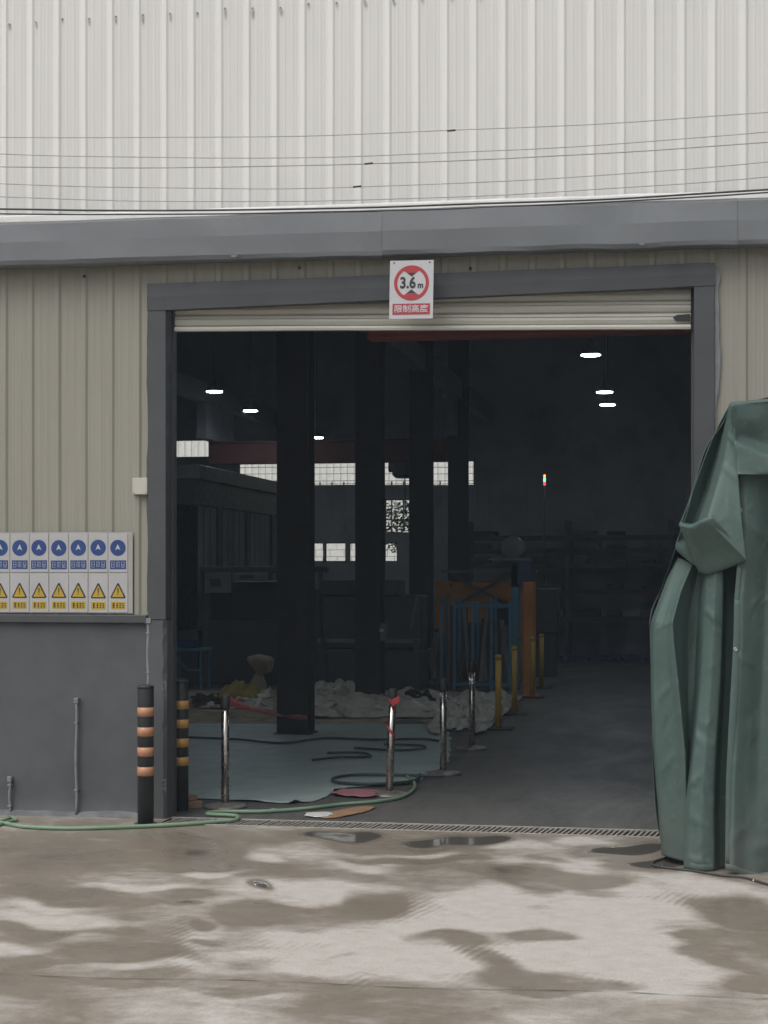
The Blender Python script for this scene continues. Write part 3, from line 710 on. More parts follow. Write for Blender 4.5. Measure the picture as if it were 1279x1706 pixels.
# ------------------------------------------------------------------ things on the front wall
def text_mesh(body, size, name, mat, parent, loc, fat=0.0, sx=1.0):
    cu = bpy.data.curves.new(name, 'FONT'); cu.body = body; cu.size = size; cu.align_x = 'CENTER'; cu.align_y = 'CENTER'
    cu.extrude = .0004; cu.offset = fat; cu.resolution_u = 3
    t = bpy.data.objects.new(name, cu); col.objects.link(t)
    dg_ = bpy.context.evaluated_depsgraph_get(); me = bpy.data.meshes.new_from_object(t.evaluated_get(dg_))
    bpy.data.objects.remove(t); me.materials.clear(); me.materials.append(mat)
    o = bpy.data.objects.new(name, me); col.objects.link(o); o.parent = parent; o.location = loc
    o.rotation_euler = (R(90), 0, 0); o.scale = (sx, 1, 1); return o
def ring(r0, r1, y0, y1, n=40, c=(0, 0)):
    m = MB(); v = []
    for k in range(n):
        a = 2*math.pi*k/n; ca, sa = math.cos(a), math.sin(a)
        v += [(c[0]+r0*ca, y0, c[1]+r0*sa), (c[0]+r1*ca, y0, c[1]+r1*sa), (c[0]+r1*ca, y1, c[1]+r1*sa), (c[0]+r0*ca, y1, c[1]+r0*sa)]
    m.add(v, [(k*4+i, k*4+(i+1) % 4, ((k+1) % n)*4+(i+1) % 4, ((k+1) % n)*4+i) for k in range(n) for i in range(4)]); return m
def disc(r, y0, y1, c=(0, 0), n=32):
    return MB().poly([(c[0] + r*math.cos(2*math.pi*k/n), c[1] + r*math.sin(2*math.pi*k/n)) for k in range(n)], y0, y1)

hs_ = empty('height_limit_sign', (.243, -.232, 3.897), label='white height limit sign reading 3.6m hung over the doorway', cat='sign')
hs_.rotation_euler = (R(-2), R(.6), 0)
MB().box((-.160, 0, -.212), (.160, .005, .212), .001).build('panel', M['sign_white'], hs_)
ring(.104, .128, -.002, -.0003, 48, (0, .048)).build('red_ring', M['sign_red'], hs_)
for s_ in (1, -1):
    c = .048
    MB().poly([(-.057, c + s_*.0885), (-.030, c + s_*.1035), (.030, c + s_*.1035), (.057, c + s_*.0885), (.034, c + s_*.074), (-.034, c + s_*.074)], -.0024, -.0004).build('ring_chevron', M['sign_red'], hs_)
    MB().poly([(-.034, c + s_*.0738), (.034, c + s_*.0738), (0, c + s_*.047)], -.0026, -.0004).build('pointer', M['sign_black'], hs_)
text_mesh('3.6', .112, 'number', M['sign_black'], hs_, (-.027, -.0015, .046), .0036, .86)
text_mesh('m', .062, 'unit', M['sign_black'], hs_, (.066, -.0015, .030), .0022, .9)
MB().box((-.136, -.0018, -.182), (.138, -.0003, -.102)).build('caption_bar', M['sign_red'], hs_)
text_mesh('限制高度', .058, 'caption', M['sign_text'], hs_, (0, -.0032, -.143), .0008, 1.08)
for x in (-.13, .13): MB().lathe([(.006, 0), (.004, .004)], 8, (0, 0, 0)).build('rivet', M['bolt'], hs_, (x, -.001, .196)).rotation_euler = (R(90), 0, 0)

sb = MB().box((-3.6, -.032, 1.545), (-1.927, -.026, 2.162), .001).build('sign_backing_board', M['board'])
tag(sb, 'long pale board behind the two rows of safety signs', 'board')
PW, PH = .151, .296
def blue_sign():
    r = empty('mandatory_sign', label='white safety sign with blue disc and white arrowhead above a blue caption', cat='sign', group='blue safety signs on the wall board')
    MB().box((-PW/2, 0, 0), (PW/2, .003, PH), .0006).build('panel', M['panel_white'], r)
    d = disc(.061, -.0016, -.0003, (0, .185)).build('blue_disc', M['sign_blue'], r)
    MB().poly([(0, .213), (.021, .166), (.003, .179), (0, .176), (-.003, .179), (-.021, .166)], -.0032, -.0018).build('arrowhead', M['sign_text'], d)
    c = MB().box((-.064, -.0016, .024), (.064, -.0003, .090)).build('caption_bar', M['sign_blue'], r)
    for k in range(3):
        x = -.040 + k * .040; g = MB(); y0, y1 = -.0031, -.0018; q = .0022
        g.box((x-.012, y0, .036), (x-.012+q, y1, .078)); g.box((x+.012-q, y0, .036), (x+.012, y1, .078)); g.box((x-.012+q, y0, .0758), (x+.012-q, y1, .078))
        if k != 1: g.box((x-.012+q, y0, .055), (x+.012-q, y1, .0575)); g.box((x-.012+q, y0, .036), (x+.012-q, y1, .0385))
        else: g.box((x-.001, y0, .036), (x+.0012, y1, .0758)); g.box((x-.0098, y0, .048), (x-.001, y1, .0502))
        if k == 2: g.box((x-.001, y0, .0385), (x+.0012, y1, .055))
        g.build('character', M['sign_text'], c)
    return r
def yellow_sign():
    r = empty('warning_sign', label='white safety sign with yellow exclamation triangle above a yellow caption', cat='sign', group='yellow warning signs on the wall board')
    MB().box((-PW/2, 0, 0), (PW/2, .003, PH), .0006).build('panel', M['panel_white'], r)
    def tri(w, z0, z1, c=.012): return [(-w + c*.5, z0), (w - c*.5, z0), (w, z0 + c*.7), (c*.45, z1), (-c*.45, z1), (-w, z0 + c*.7)]
    t_ = MB().poly(tri(.060, .108, .222), -.0016, -.0003).build('triangle_border', M['sign_black'], r)
    MB().poly(tri(.046, .117, .203, .006), -.0032, -.0018).build('triangle', M['sign_yellow'], t_)
    MB().poly([(-.0045, .185), (.0045, .185), (.0025, .147), (-.0025, .147)], -.0048, -.0034).build('exclamation_stroke', M['sign_black'], t_)
    MB().box((-.0032, -.0048, .133), (.0032, -.0034, .1395)).build('exclamation_dot', M['sign_black'], t_)
    c = MB().box((-.056, -.0016, .026), (.056, -.0003, .080)).build('caption_bar', M['sign_yellow'], r)
    rg = random.Random(5)
    for k, x in enumerate((-.034, -.006, .017, .039)):
        g = MB(); y0, y1 = -.0031, -.0018; w = .0105 if k != 1 else .007
        for q in range(3): z = .036 + q * .0145; g.box((x - w * rg.uniform(.6, 1), y0, z), (x + w * rg.uniform(.6, 1), y1, z + .0045))
        g.box((x - .002 + rg.uniform(-.004, .004), y0 - .0003, .035), (x + .002, y1, .071)); g.build('character', M['sign_black'], c)
    return r
bs, ys_ = blue_sign(), yellow_sign()
for k in range(7):
    X = -2.042 - k * .1575
    for proto, z in ((bs, 1.858), (ys_, 1.553)):
        o = proto if k == 0 else copy_tree(proto)
        nth = ('nearest the grey door frame', 'second from the grey door frame', 'third from the grey door frame', 'fourth from the grey door frame', 'fifth from the grey door frame', 'sixth from the grey door frame', 'seventh from the grey door frame')[k]
        o['label'] = ('white sign with blue disc and arrowhead, ' if proto is bs else 'white sign with yellow warning triangle, ') + nth
        o.location = (X + random.uniform(-.0015, .0015), -.0365, z + random.uniform(-.002, .002)); o.rotation_euler = (0, R(random.uniform(-.3, .3)), 0)
jx = empty('junction_cover', (-1.862, -.03, 2.507), label='small cream cover plate on the sheet wall beside the door frame', cat='cover plate')
MB().box((-.062, -.02, -.063), (.056, .03, .063), .004).build('plate', M['cream_box'], jx)
for x in (-.05, .045): MB().lathe([(.004, 0), (.003, .003)], 6).build('screw', M['bolt'], jx, (x, -.0195, -.05)).rotation_euler = (R(90), 0, 0)
# conduits on the plinth
def conduit(name, px, py0, py1, r, label, y=-.045):
    hit = lambda q: CAM + (q - CAM) * ((y - CAM.y) / (q.y - CAM.y))
    a, b = hit(at(px, py0, 12.6)), hit(at(px, py1, 12.6)); x = a.x; z1 = max(a.z, .1); z0 = max(b.z, .005)
    o = empty(name, (x, y, z0), label=label, cat='pipe'); h = z1 - z0
    pts = [(.0035 * math.sin(i * .8), 0, h * i / 12) for i in range(13)]
    MB().tube(pts, r, 8).build('pipe', M['conduit'], o)
    for q in (.22, .80): MB().box((-.015, -.003 - r, h * q - .006), (.015, .03, h * q + .006), .002).build('clip', M['conduit'], o)
    MB().box((-r * 1.5, -r * 1.4, h - .03), (r * 1.5, .03, h + .01), .003).build('cap', M['conduit'], o)
    return o
conduit('conduit', 127, 1165, 1366, .012, 'pale thin conduit running up the grey plinth to knee height')
conduit('conduit', 16, 1296, 1366, .011, 'short painted conduit stub low on the grey plinth')
conduit('conduit', 247, 1032, 1145, .017, 'grey conduit beside the door frame just above the striped bollard', -.03)

# ------------------------------------------------------------------ overhead wires
ws = [((228, 222, 187), .0034, 'wire_grey', 'topmost thin cable strung across the white sheet wall'),
      ((256, 259, 219), .0034, 'wire_grey', 'second thin cable from the top across the white wall'),
      ((278, 272, 237), .0042, 'wire_grey', 'third thin cable from the top with a dark splice sleeve'),
      ((306, 310, 270), .0034, 'wire_grey', 'fourth thin cable from the top across the white wall'),
      ((328, 332, 295), .0034, 'wire_grey', 'fifth thin cable from the top across the white wall'),
      ((349, 345, 316), .0075, 'wire', 'thick black cable slung just above the grey fascia'),
      ((356, 351, 321), .006, 'wire', 'lowest dark cable lying close to the fascia flashing')]
for i, (ys3, r, mt, lab) in enumerate(ws):
    Yw = -.35 - .02 * i if i < 5 else -.15 - .02 * (i - 5)
    P = []
    for px, py in zip((0, 640, 1279), ys3):
        d = at(px, py, 12.0); k = (Yw - CAM.y) / (d.y - CAM.y); P.append(CAM + (d - CAM) * k)
    xs3 = [p.x for p in P]; co = np.polyfit(xs3, [p.z for p in P], 2)
    pts = []
    for k in range(90):
        x = -7.8 + 15.0 * k / 89
        xc = min(max(x, -4.5), 4.5)
        z = np.polyval(co, xc) + (np.polyval(np.polyder(co), xc) * (x - xc)) + .008 * noise.noise(Vector((x * .9, i * 5, 0)))
        pts.append((x, Yw, z))
    e = empty('overhead_cable', (pts[0][0], Yw, pts[0][2]), label=lab, cat='cable')
    MB().tube([Vector(p) - e.location for p in pts], r, 6).build('cable', M[mt], e)
    if i in (0, 2, 3):
        x = {0: .55, 2: -.04, 3: -.12}[i]; z = np.polyval(co, x)
        MB().tube([Vector((x - .03, Yw, z)) - e.location, Vector((x + .03, Yw, z + .003)) - e.location], .007, 8).build('splice_sleeve', M['wire'], e)
    for px_ in (pts[0], pts[-1]):
        MB().beam(Vector((px_[0], Yw, px_[2])) - e.location, Vector((px_[0], .0, px_[2])) - e.location, .03).build('bracket', M['conduit'], e)

# ------------------------------------------------------------------ bollards
def bollard(loc, label, bandmat, r=.060, tilt=0.0):
    o = empty('bollard', loc, label=label, cat='bollard', group='striped bollards at the door jamb'); o.rotation_euler = (0, tilt, .4)
    MB().lathe([(r, .0), (r, 1.0), (r * .96, 1.012)], 24).build('post', M['bollard'], o)
    MB().lathe([(r * 1.03, 0), (r * 1.03, .02), (r * .7, .027)], 24).build('cap', M['bollard'], o, (0, 0, 1.0))
    MB().lathe([(r * 1.35, 0), (r * 1.35, .008)], 24).build('base_plate', M['bollard'], o)
    b = None
    for z in (.392, .536, .684, .830):
        if b is None: b = MB().lathe([(r + .0005, -.033), (r + .0022, -.0325), (r + .0022, .0325), (r + .0005, .033)], 24).build('reflective_band', bandmat, o, (0, 0, z))
        else: place(b, o, (0, 0, z))
    return o
bollard(on_ground(242.5, 1373), 'black bollard with salmon orange bands in front of the concrete jamb', M['band'])
bollard((-1.668, .36, 0), 'black bollard with amber bands just inside the doorway', M['band_gold'], .058)

# ------------------------------------------------------------------ stanchions
def stanchion(loc, label, group, style, h=.89, lean=(0, 0)):
    o = empty('stanchion', loc, label=label, cat='stanchion', group=group)
    if style == 'steel':
        MB().lathe([(.168, 0), (.172, .008), (.165, .02), (.08, .032), (.045, .04)], 28).build('base', M['base_steel'], o)
        p = MB().tube([(0, 0, .035), (lean[0] * .5, lean[1] * .5, h / 2), (lean[0], lean[1], h - .09)], .032, 16).build('post', M['steel'], o)
        MB().lathe([(.036, 0), (.040, .012), (.040, .10), (.034, .115)], 18).build('head', M['black_plastic'], o, (lean[0], lean[1], h - .115))
    else:
        MB().box((-.17, -.17, 0), (.17, .17, .022), .006).build('base', M['bollard'], o)
        MB().tube([(0, 0, .02), (lean[0], lean[1], h - .05)], .036, 14).build('post', M['yellow_post'], o)
        MB().lathe([(.040, 0), (.042, .03), (.030, .055)], 16).build('cap', M['yellow_post'], o, (lean[0], lean[1], h - .06))
    return o
st1 = stanchion((-1.393, .643, 0), 'chrome stanchion with red tape tied on, standing by the amber bollard', 'chrome stanchions', 'steel')
st2 = stanchion((-.245, 1.582, 0), 'leaning chrome stanchion wrapped with a red ribbon beside the pink cloth', 'chrome stanchions', 'steel', .89, (.03, 0))
stanchion((-.014, 3.111, 0), 'bare chrome stanchion at the edge of the green floor sheet', 'chrome stanchions', 'steel', .88)
stanchion((-.037, 5.359, 0), 'chrome stanchion nearest the row of yellow posts', 'chrome stanchions', 'steel', .93)
for k, (x, y, h) in enumerate(((-.016, 7.644, .89), (-.045, 9.793, .90), (-.088, 12.816, .91), (-.137, 14.9, .88))):
    stanchion((x, y, 0), ['yellow aisle post next after the chrome stanchions', 'second yellow aisle post after the chrome stanchions', 'third yellow aisle post beside the orange frame', 'last yellow aisle post deep beside the orange frame'][k], 'yellow aisle posts', 'yellow', h)
# red barrier tape from the first stanchion to the column
a = Vector((-1.36, .66, .82)); b_ = Vector((-2.07, 6.49, .20)); v = []; n = 30
a, b_ = Vector((-1.36, .64, .835)), Vector((-2.075, 6.50, .205))
for k in range(n + 1):
    t_ = k / n; p = a.lerp(b_, t_) + Vector((0, 0, -.10 * math.sin(math.pi * t_) * .3)); an = 1.3 + 3.3 * t_ + .5 * math.sin(t_ * 9)
    w = .034 * (1 - .25 * t_); dv = Vector((math.cos(an) * .5, 0, math.sin(an))) * w
    v += [p - dv, p, p + dv]
m = MB(); m.add(v, [(k*3+j, k*3+j+1, (k+1)*3+j+1, (k+1)*3+j) for k in range(n) for j in range(2)], True)
tag(m.build('barrier_tape', M['tape'], solid=.002), 'red barrier tape slung from a chrome stanchion to the dark column', 'tape')
rb = empty('ribbon', (-.245, 1.582, .0), label='red ribbon wound round the leaning chrome stanchion', cat='ribbon')
v = []
for k in range(49):
    t_ = k / 48; an = -2.2 + t_ * 9.0; z = .80 - .34 * t_; r = .038
    for dz in (-.018, .018): v.append((r * math.cos(an) + .026 * (z / .89), r * math.sin(an), z + dz))
m = MB(); m.add(v, [(2*k, 2*k+1, 2*k+3, 2*k+2) for k in range(48)], True); m.build('winding', M['tape'], rb, solid=.002)
m = MB(); m.sheet([[(.03 + i*.035, -.045 - .01*i, .80 + .02*i - j*.03) for i in range(3)] for j in range(3)], 3, .006); m.build('loose_end', M['tape'], rb, solid=.002)

# ------------------------------------------------------------------ hoses and litter near the threshold
def hose(name, pts, r, mat, label, cat='hose', sub=10):
    P = smooth_path(pts, sub); e = empty(name, P[0], label=label, cat=cat)
    MB().tube([p - P[0] for p in P], r, 8).build('tube', mat, e); return e
z = .016
hose('garden_hose', [on_ground(x, y, z) for x, y in ((-60, 1374), (0, 1371), (40, 1377), (110, 1380), (200, 1378), (290, 1374), (360, 1369), (392, 1366), (395, 1360), (380, 1358), (345, 1356), (365, 1352), (430, 1352), (500, 1348), (570, 1340), (630, 1335), (668, 1328), (688, 1316), (690, 1304), (676, 1292))],
     .0155, M['hose'], 'pale green garden hose lying over the drain and along the plinth')
hose('garden_hose', [on_ground(x, y, .014) for x, y in ((-50, 1362), (0, 1366), (18, 1362), (27, 1366), (14, 1369), (-30, 1383))], .012, M['hose'], 'short loop of pale hose end against the grey plinth')
tb = empty('timber_block', on_ground(322, 1345), .5, label='rough timber offcuts beside the amber banded bollard', cat='timber')
MB().box((-.09, -.05, 0), (.06, .03, .05), .004).build('offcut', M['wood'], tb)
o = MB().box((-.06, -.03, .0), (.06, .03, .045), .004).build('offcut', M['wood'], tb, (-.03, .03, .052)); o.rotation_euler = (0, 0, .5)
def litter(name, px, py, w, l, mat, label, cat, amp=.012, z=.006, rz=0., seed=0):
    p = on_ground(px, py, z); e = empty(name, p, rz, label=label, cat=cat); nx, ny = 16, 12; v = []
    for j in range(ny + 1):
        for i in range(nx + 1):
            u, q = i / nx * 2 - 1, j / ny * 2 - 1
            s1, s2 = math.sqrt(1 - q*q/2), math.sqrt(1 - u*u/2)
            x, y = u * s1 * w / 2, q * s2 * l / 2
            k = 1 + .16 * noise.noise(Vector((math.atan2(y, x) * 1.3, seed, 0)))
            v.append((x * k, y * k, max(0.002, amp * (.6 + noise.noise(Vector((x * 9, y * 9, seed))) + .4 * noise.noise(Vector((x * 25, y * 25, seed)))))))
    m = MB(); m.add(v, [(j*(nx+1)+i, j*(nx+1)+i+1, (j+1)*(nx+1)+i+1, (j+1)*(nx+1)+i) for j in range(ny) for i in range(nx)], True)
    m.build('sheet', mat, e, solid=.003); return e
litter('plastic_lid', 531, 1358, .21, .26, M['plastic_white'], 'flattened white plastic wrapper on the wet threshold', 'wrapper', .010)
litter('cardboard_scrap', 580, 1353, .22, .75, M['card'], 'flattened brown cardboard scrap beside the drain', 'cardboard', .006, rz=-.35, seed=3)
litter('cloth', 600, 1322, .50, .45, M['pink'], 'crumpled pink cloth by the leaning stanchion base', 'cloth', .016, .012, seed=5)
litter('paper_scrap', 455, 1349, .06, .1, M['plastic_white'], 'tiny white paper scrap beside the green hose', 'paper', .004, seed=6)

# grey-green sheet spread on the hall floor
def floor_sheet():
    P = [(250, 1330), (330, 1332), (420, 1336), (470, 1340), (520, 1337), (548, 1328), (556, 1318), (600, 1312), (690, 1308), (745, 1272), (752, 1240), (742, 1208), (600, 1206), (480, 1210), (380, 1206), (250, 1207)]
    pts = [on_ground(x, y) for x, y in P]
    bm = bmesh.new(); f = bm.faces.new([bm.verts.new((p.x, p.y, .004)) for p in pts])
    xs = [p.x for p in pts]; ys = [p.y for p in pts]; bm.free()
    def inside(x, y):
        c = False; j = len(pts) - 1
        for i in range(len(pts)):
            a, b = pts[i], pts[j]
            if (a.y > y) != (b.y > y) and x < (b.x - a.x) * (y - a.y) / (b.y - a.y) + a.x: c = not c
            j = i
        return c
    m = MB(); rows = 90; cols = 40; v = []
    # strip mesh: for each y, span between polygon's left and right crossing
    for k in range(rows + 1):
        y = min(ys) + .002 + (max(ys) - min(ys) - .004) * (k / rows) ** 1.6
        cr = []
        for i in range(len(pts)):
            a, b = pts[i], pts[(i+1) % len(pts)]
            if (a.y > y) != (b.y > y): cr.append(a.x + (b.x - a.x) * (y - a.y) / (b.y - a.y))
        x0, x1 = min(cr), max(cr)
        for j in range(cols + 1):
            x = x0 + (x1 - x0) * j / cols
            edge = math.exp(-((y - min(ys)) / .25) ** 2) + math.exp(-((x1 - x) / .15) ** 2)
            h = .008 + .006 * noise.noise(Vector((x * 1.5, y * .8, 1))) + .03 * edge * max(0, noise.noise(Vector((x * 6, y * 3, 4)))) + .012 * edge * max(0, noise.noise(Vector((x * 15, y * 9, 4))))
            v.append((x + .05 * edge * noise.noise(Vector((x * 4, 3, y * 4))), y, h))
    m.add(v, [(k*(cols+1)+j, k*(cols+1)+j+1, (k+1)*(cols+1)+j+1, (k+1)*(cols+1)+j) for k in range(rows) for j in range(cols)], True)
    return m.build('floor_sheet', M['sheet_green'])
tag(floor_sheet(), 'grey green plastic sheet spread on the hall floor behind the stanchions', 'sheet')
zc = .028
hose('air_hose', [on_ground(x, y, zc) for x, y in ((740, 1293), (660, 1291), (590, 1291), (556, 1296), (560, 1303), (600, 1306), (650, 1305), (690, 1300), (700, 1290))], .013, M['dark_hose'], 'dark air hose looped near the pink cloth')
hose('air_hose', [on_ground(x, y, zc) for x, y in ((520, 1266), (560, 1262), (605, 1261), (617, 1258), (600, 1254), (545, 1254))], .012, M['dark_hose'], 'narrow dark hose loop in the middle of the green sheet')
hose('air_hose', [on_ground(x, y, zc) for x, y in ((310, 1228), (400, 1232), (470, 1238), (540, 1230), (620, 1232), (700, 1231), (730, 1234))], .013, M['dark_hose'], 'dark hose running past the column foot across the green sheet')
hose('air_hose', [on_ground(x, y, zc) for x, y in ((640, 1240), (700, 1242), (705, 1247), (660, 1250), (590, 1246))], .012, M['dark_hose'], 'dark hose loop close to the aisle stanchions')

# torn-up bed with crumpled film beyond the sheet
def heap(name, P, mat, amp, label, cat, base=.0, seed=0, nx=64, ny=44, kind=None, sc=2.2):
    """lumpy sheet over the quad P = (near l, near r, far r, far l) in sight-line marks"""
    q = [on_ground(x, y) for x, y in P]; c = (q[0] + q[1] + q[2] + q[3]) / 4; v = []
    e = None
    for j in range(ny + 1):
        for i in range(nx + 1):
            u, w = i / nx, j / ny
            wob = .16 * noise.noise(Vector((u * 4, w * 4, seed))) + .06 * noise.noise(Vector((u * 13, w * 13, seed)))
            wo2 = .14 * noise.noise(Vector((u * 4, w * 5, seed + 50))) + .05 * noise.noise(Vector((u * 12, w * 15, seed + 50)))
            p = q[0].lerp(q[1], u + wo2).lerp(q[3].lerp(q[2], u + wo2), w + wob) - c
            k = min(u, 1 - u, w, 1 - w); k = min(1, k * 7)
            h = base + amp * k * (abs(noise.noise(Vector((p.x * sc, p.y * sc, seed)))) * 1.3 + .45 * abs(noise.noise(Vector((p.x * sc * 3, p.y * sc * 2.4, seed + 4)))) + .2)
            v.append((p.x, p.y, .004 + h))
    m = MB(); m.add(v, [(j*(nx+1)+i, j*(nx+1)+i+1, (j+1)*(nx+1)+i+1, (j+1)*(nx+1)+i) for j in range(ny) for i in range(nx)], True)
    o = m.build(name, mat, None, c); return tag(o, label, cat, kind=kind)
heap('dirt_bed', [(280, 1208), (760, 1206), (850, 1152), (280, 1150)], M['dirt'], .035, 'brown dirt strewn over the floor beyond the green sheet', 'dirt', kind='stuff', seed=2)
heap('crumpled_film', [(520, 1198), (735, 1200), (745, 1165), (512, 1170)], M['film'], .17, 'pale crumpled plastic film between the columns and aisle posts', 'plastic film', .03, 8, sc=2.4)
heap('crumpled_film', [(715, 1222), (812, 1220), (872, 1164), (735, 1164)], M['film'], .17, 'pale crumpled plastic film at the feet of the yellow posts', 'plastic film', .03, 11, sc=2.5)
heap('crumpled_film', [(330, 1182), (455, 1186), (455, 1160), (400, 1158)], M['film'], .13, 'low pale film heap behind the chrome stanchion with red tape', 'plastic film', .03, 14, sc=2.5)
heap('crumpled_film', [(512, 1176), (600, 1176), (600, 1152), (512, 1152)], M['film'], .20, 'raised pale film pile between the two columns', 'plastic film', .04, 17, sc=2.5)
heap('yellow_cloth', [(352, 1176), (432, 1178), (440, 1154), (375, 1152)], M['yellow_cloth'], .16, 'yellow cloth heap behind the taped stanchion', 'cloth', .03, 21, sc=4)
heap('dark_cloth', [(318, 1181), (372, 1182), (366, 1170), (320, 1169)], M['black_cloth'], .08, 'black cloth lying beside the yellow cloth heap', 'cloth', .06, 23, sc=4)
heap('dark_cloth', [(668, 1180), (728, 1181), (716, 1171), (672, 1170)], M['black_cloth'], .10, 'black cloth on the pale film behind the ribboned stanchion', 'cloth', .10, 25, sc=4)
bd = empty('cloth_bundle', on_ground(430, 1158), label='beige cloth bundle draped over a short stand', cat='cloth')
m = MB(); v = []; nr, na = 18, 22
for k in range(nr + 1):
    z = .62 * k / nr; t_ = k / nr; r = .085 + .03*math.sin(t_*8) + (.0 if t_ < .5 else .075*math.sin((t_-.5)/.5*math.pi)**.6)
    if k == nr: r = .02
    for i in range(na):
        a = 2*math.pi*i/na; rr = r * (1 + .22*noise.noise(Vector((math.cos(a)*1.5, math.sin(a)*1.5, z*5))) + .08*math.sin(a*7+z*3))
        v.append((rr*math.cos(a)*1.15 + (.07 if t_ > .55 else 0)*math.sin(t_*3), rr*math.sin(a), z))
m.add(v, [(k*na+i, k*na+(i+1) % na, (k+1)*na+(i+1) % na, (k+1)*na+i) for k in range(nr) for i in range(na)], True)
m.build('wrap', M['beige_cloth'], bd); MB().tube([(0, 0, 0), (.02, 0, .5)], .03, 8).build('stand', M['column'], bd)

# ------------------------------------------------------------------ inside the hall
lp = None
FILL_LAMPS = [(x, y) for x, y in ((.55, 2.5), (.55, 7.0), (-6.1, 6.5), (-6.1, 11.0), (5.2, 7.0), (5.2, 14.0), (5.2, 21.0), (-10.2, 10.0), (-10.2, 18.0))]
for px, py, Z, lab, grp in ((984, 591, 5.0, 'lit high bay lamp hanging over the clear aisle', 'high bay lamps over the aisle'), (1007, 653, 5.0, 'lit high bay lamp hanging over the clear aisle', 'high bay lamps over the aisle'), (1012, 674, 5.0, 'lit high bay lamp hanging over the clear aisle', 'high bay lamps over the aisle'),
                        (357, 652, 5.0, 'lit high bay lamp hanging over the machine bay', 'high bay lamps over the machine bay'), (417, 684, 5.0, 'lit high bay lamp hanging over the machine bay', 'high bay lamps over the machine bay'), (527, 729, 4.7, 'lit high bay lamp hanging over the machine bay', 'high bay lamps over the machine bay')):
    p = at(px, py, (Z - CAM.z) * F / (955 - py))
    if lp is None:
        lp = empty('high_bay_lamp', p)
        MB().lathe([(.145, .0), (.15, .02), (.13, .06), (.06, .10), (.05, .22), (.02, .24)], 20).build('housing', M['machine_grey'], lp)
        MB().lathe([(.138, -.012), (.138, -.002)], 20).build('diffuser', M['lamp'], lp)
        MB().tube([(0, 0, .23), (0, 0, 2.9)], .006, 6).build('suspension_cord', M['wire'], lp); o = lp
    else: o = copy_tree(lp)
    o.location = p
    q = {984: 'the first from the doorway', 1007: 'the second from the doorway', 1012: 'the farthest from the doorway', 357: 'the first from the doorway', 417: 'the second from the doorway', 527: 'the farthest from the doorway'}[px]
    tag(o, lab + ', ' + q, 'lamp', grp)
for x, y in FILL_LAMPS:                                    # unseen lamps added to brighten the hall, above the doorway's sight line
    o = copy_tree(lp); o.location = (x, y, 5.0); tag(o, 'unseen high bay lamp added above the door header to light the hall', 'lamp', 'unseen high bay lamps added to light the hall')

cr_ = empty('overhead_crane', (0, 20.9, 4.07), label='red travelling crane girder spanning the hall below the lamps', cat='crane')
m = MB(); m.box((-7.4, -.18, .0), (-2.5, .18, .03)); m.box((-7.4, -.18, .42), (-2.5, .18, .45)); m.box((-7.4, -.12, .03), (-2.5, -.10, .42)); m.box((-7.4, .10, .03), (-2.5, .12, .42)); m.build('girder', M['girder_red'], cr_)
for x in (-7.3, -2.35): MB().box((x - .1, -1.0, .45), (x + .1, 1.0, 1.17)).build('end_carriage', M['steelwork'], cr_)
h_ = MB(); hx = at(672, 780, 33.6).x
h_.box((hx - .18, -.30, -.32), (hx + .14, .2, .02), .05); h_.tube([(hx - .27, -.1, -.10), (hx + .24, -.1, -.10)], .11, 12); h_.build('hoist', M['machine'], cr_)
MB().tube([(hx + .05, -.1, -.3), (hx + .07, -.1, -1.1)], .012, 6).build('hoist_rope', M['wire'], cr_)
MB().tube([(hx + .24, -.1, -.3), (hx + .22, -.14, -.7), (hx + .28, -.2, -1.3)], .014, 6).build('pendant_cable', M['wire'], cr_)
cb = empty('red_bracket', at(733, 742, 31.0), label='small red bracket plate catching light beside the far column', cat='bracket')
MB().poly([(-.09, -.07), (.06, -.07), (.065, .03), (.0, .10)], -.02, .02).build('plate', M['red_steel'], cb); MB().beam((0, 0, .05), (0, 0, 1.4), .03).build('hanger', M['steelwork'], cb)

of = empty('site_office', (-5.85, 18.4, 0), label='dark partitioned office box with pale curtain strips', cat='office')
MB().box((-3.2, -3.6, 0), (0, 3.4, .9)).build('lower_wall', M['machine'], of)
MB().box((-3.2, -3.65, 3.42), (.05, 3.45, 3.66), .01).build('roof_beam', M['machine_grey'], of)
MB().box((-3.15, -3.6, 3.0), (-.05, 3.4, 3.42)).build('upper_wall', M['machine'], of)
MB().box((-3.2, -3.55, .9), (-.4, 3.35, 3.0)).build('inner_room', M['machine'], of)
cs = None
for k in range(18):
    y = -3.45 + k * .38
    if k % 5 == 3: MB().box((-.08, y, .9), (-.0, y + .12, 3.0)).build('post', M['steelwork'], of); continue
    if cs is None: cs = MB().sheet([[(-.05 + .03*math.sin(i*1.9), i*.058, z) for i in range(6)] for z in (.95, 2.0, 2.98)], 3).build('curtain_strip', M['dark_wall'], of, (0, y, 0))
    else: place(cs, of, (0, y, 0))
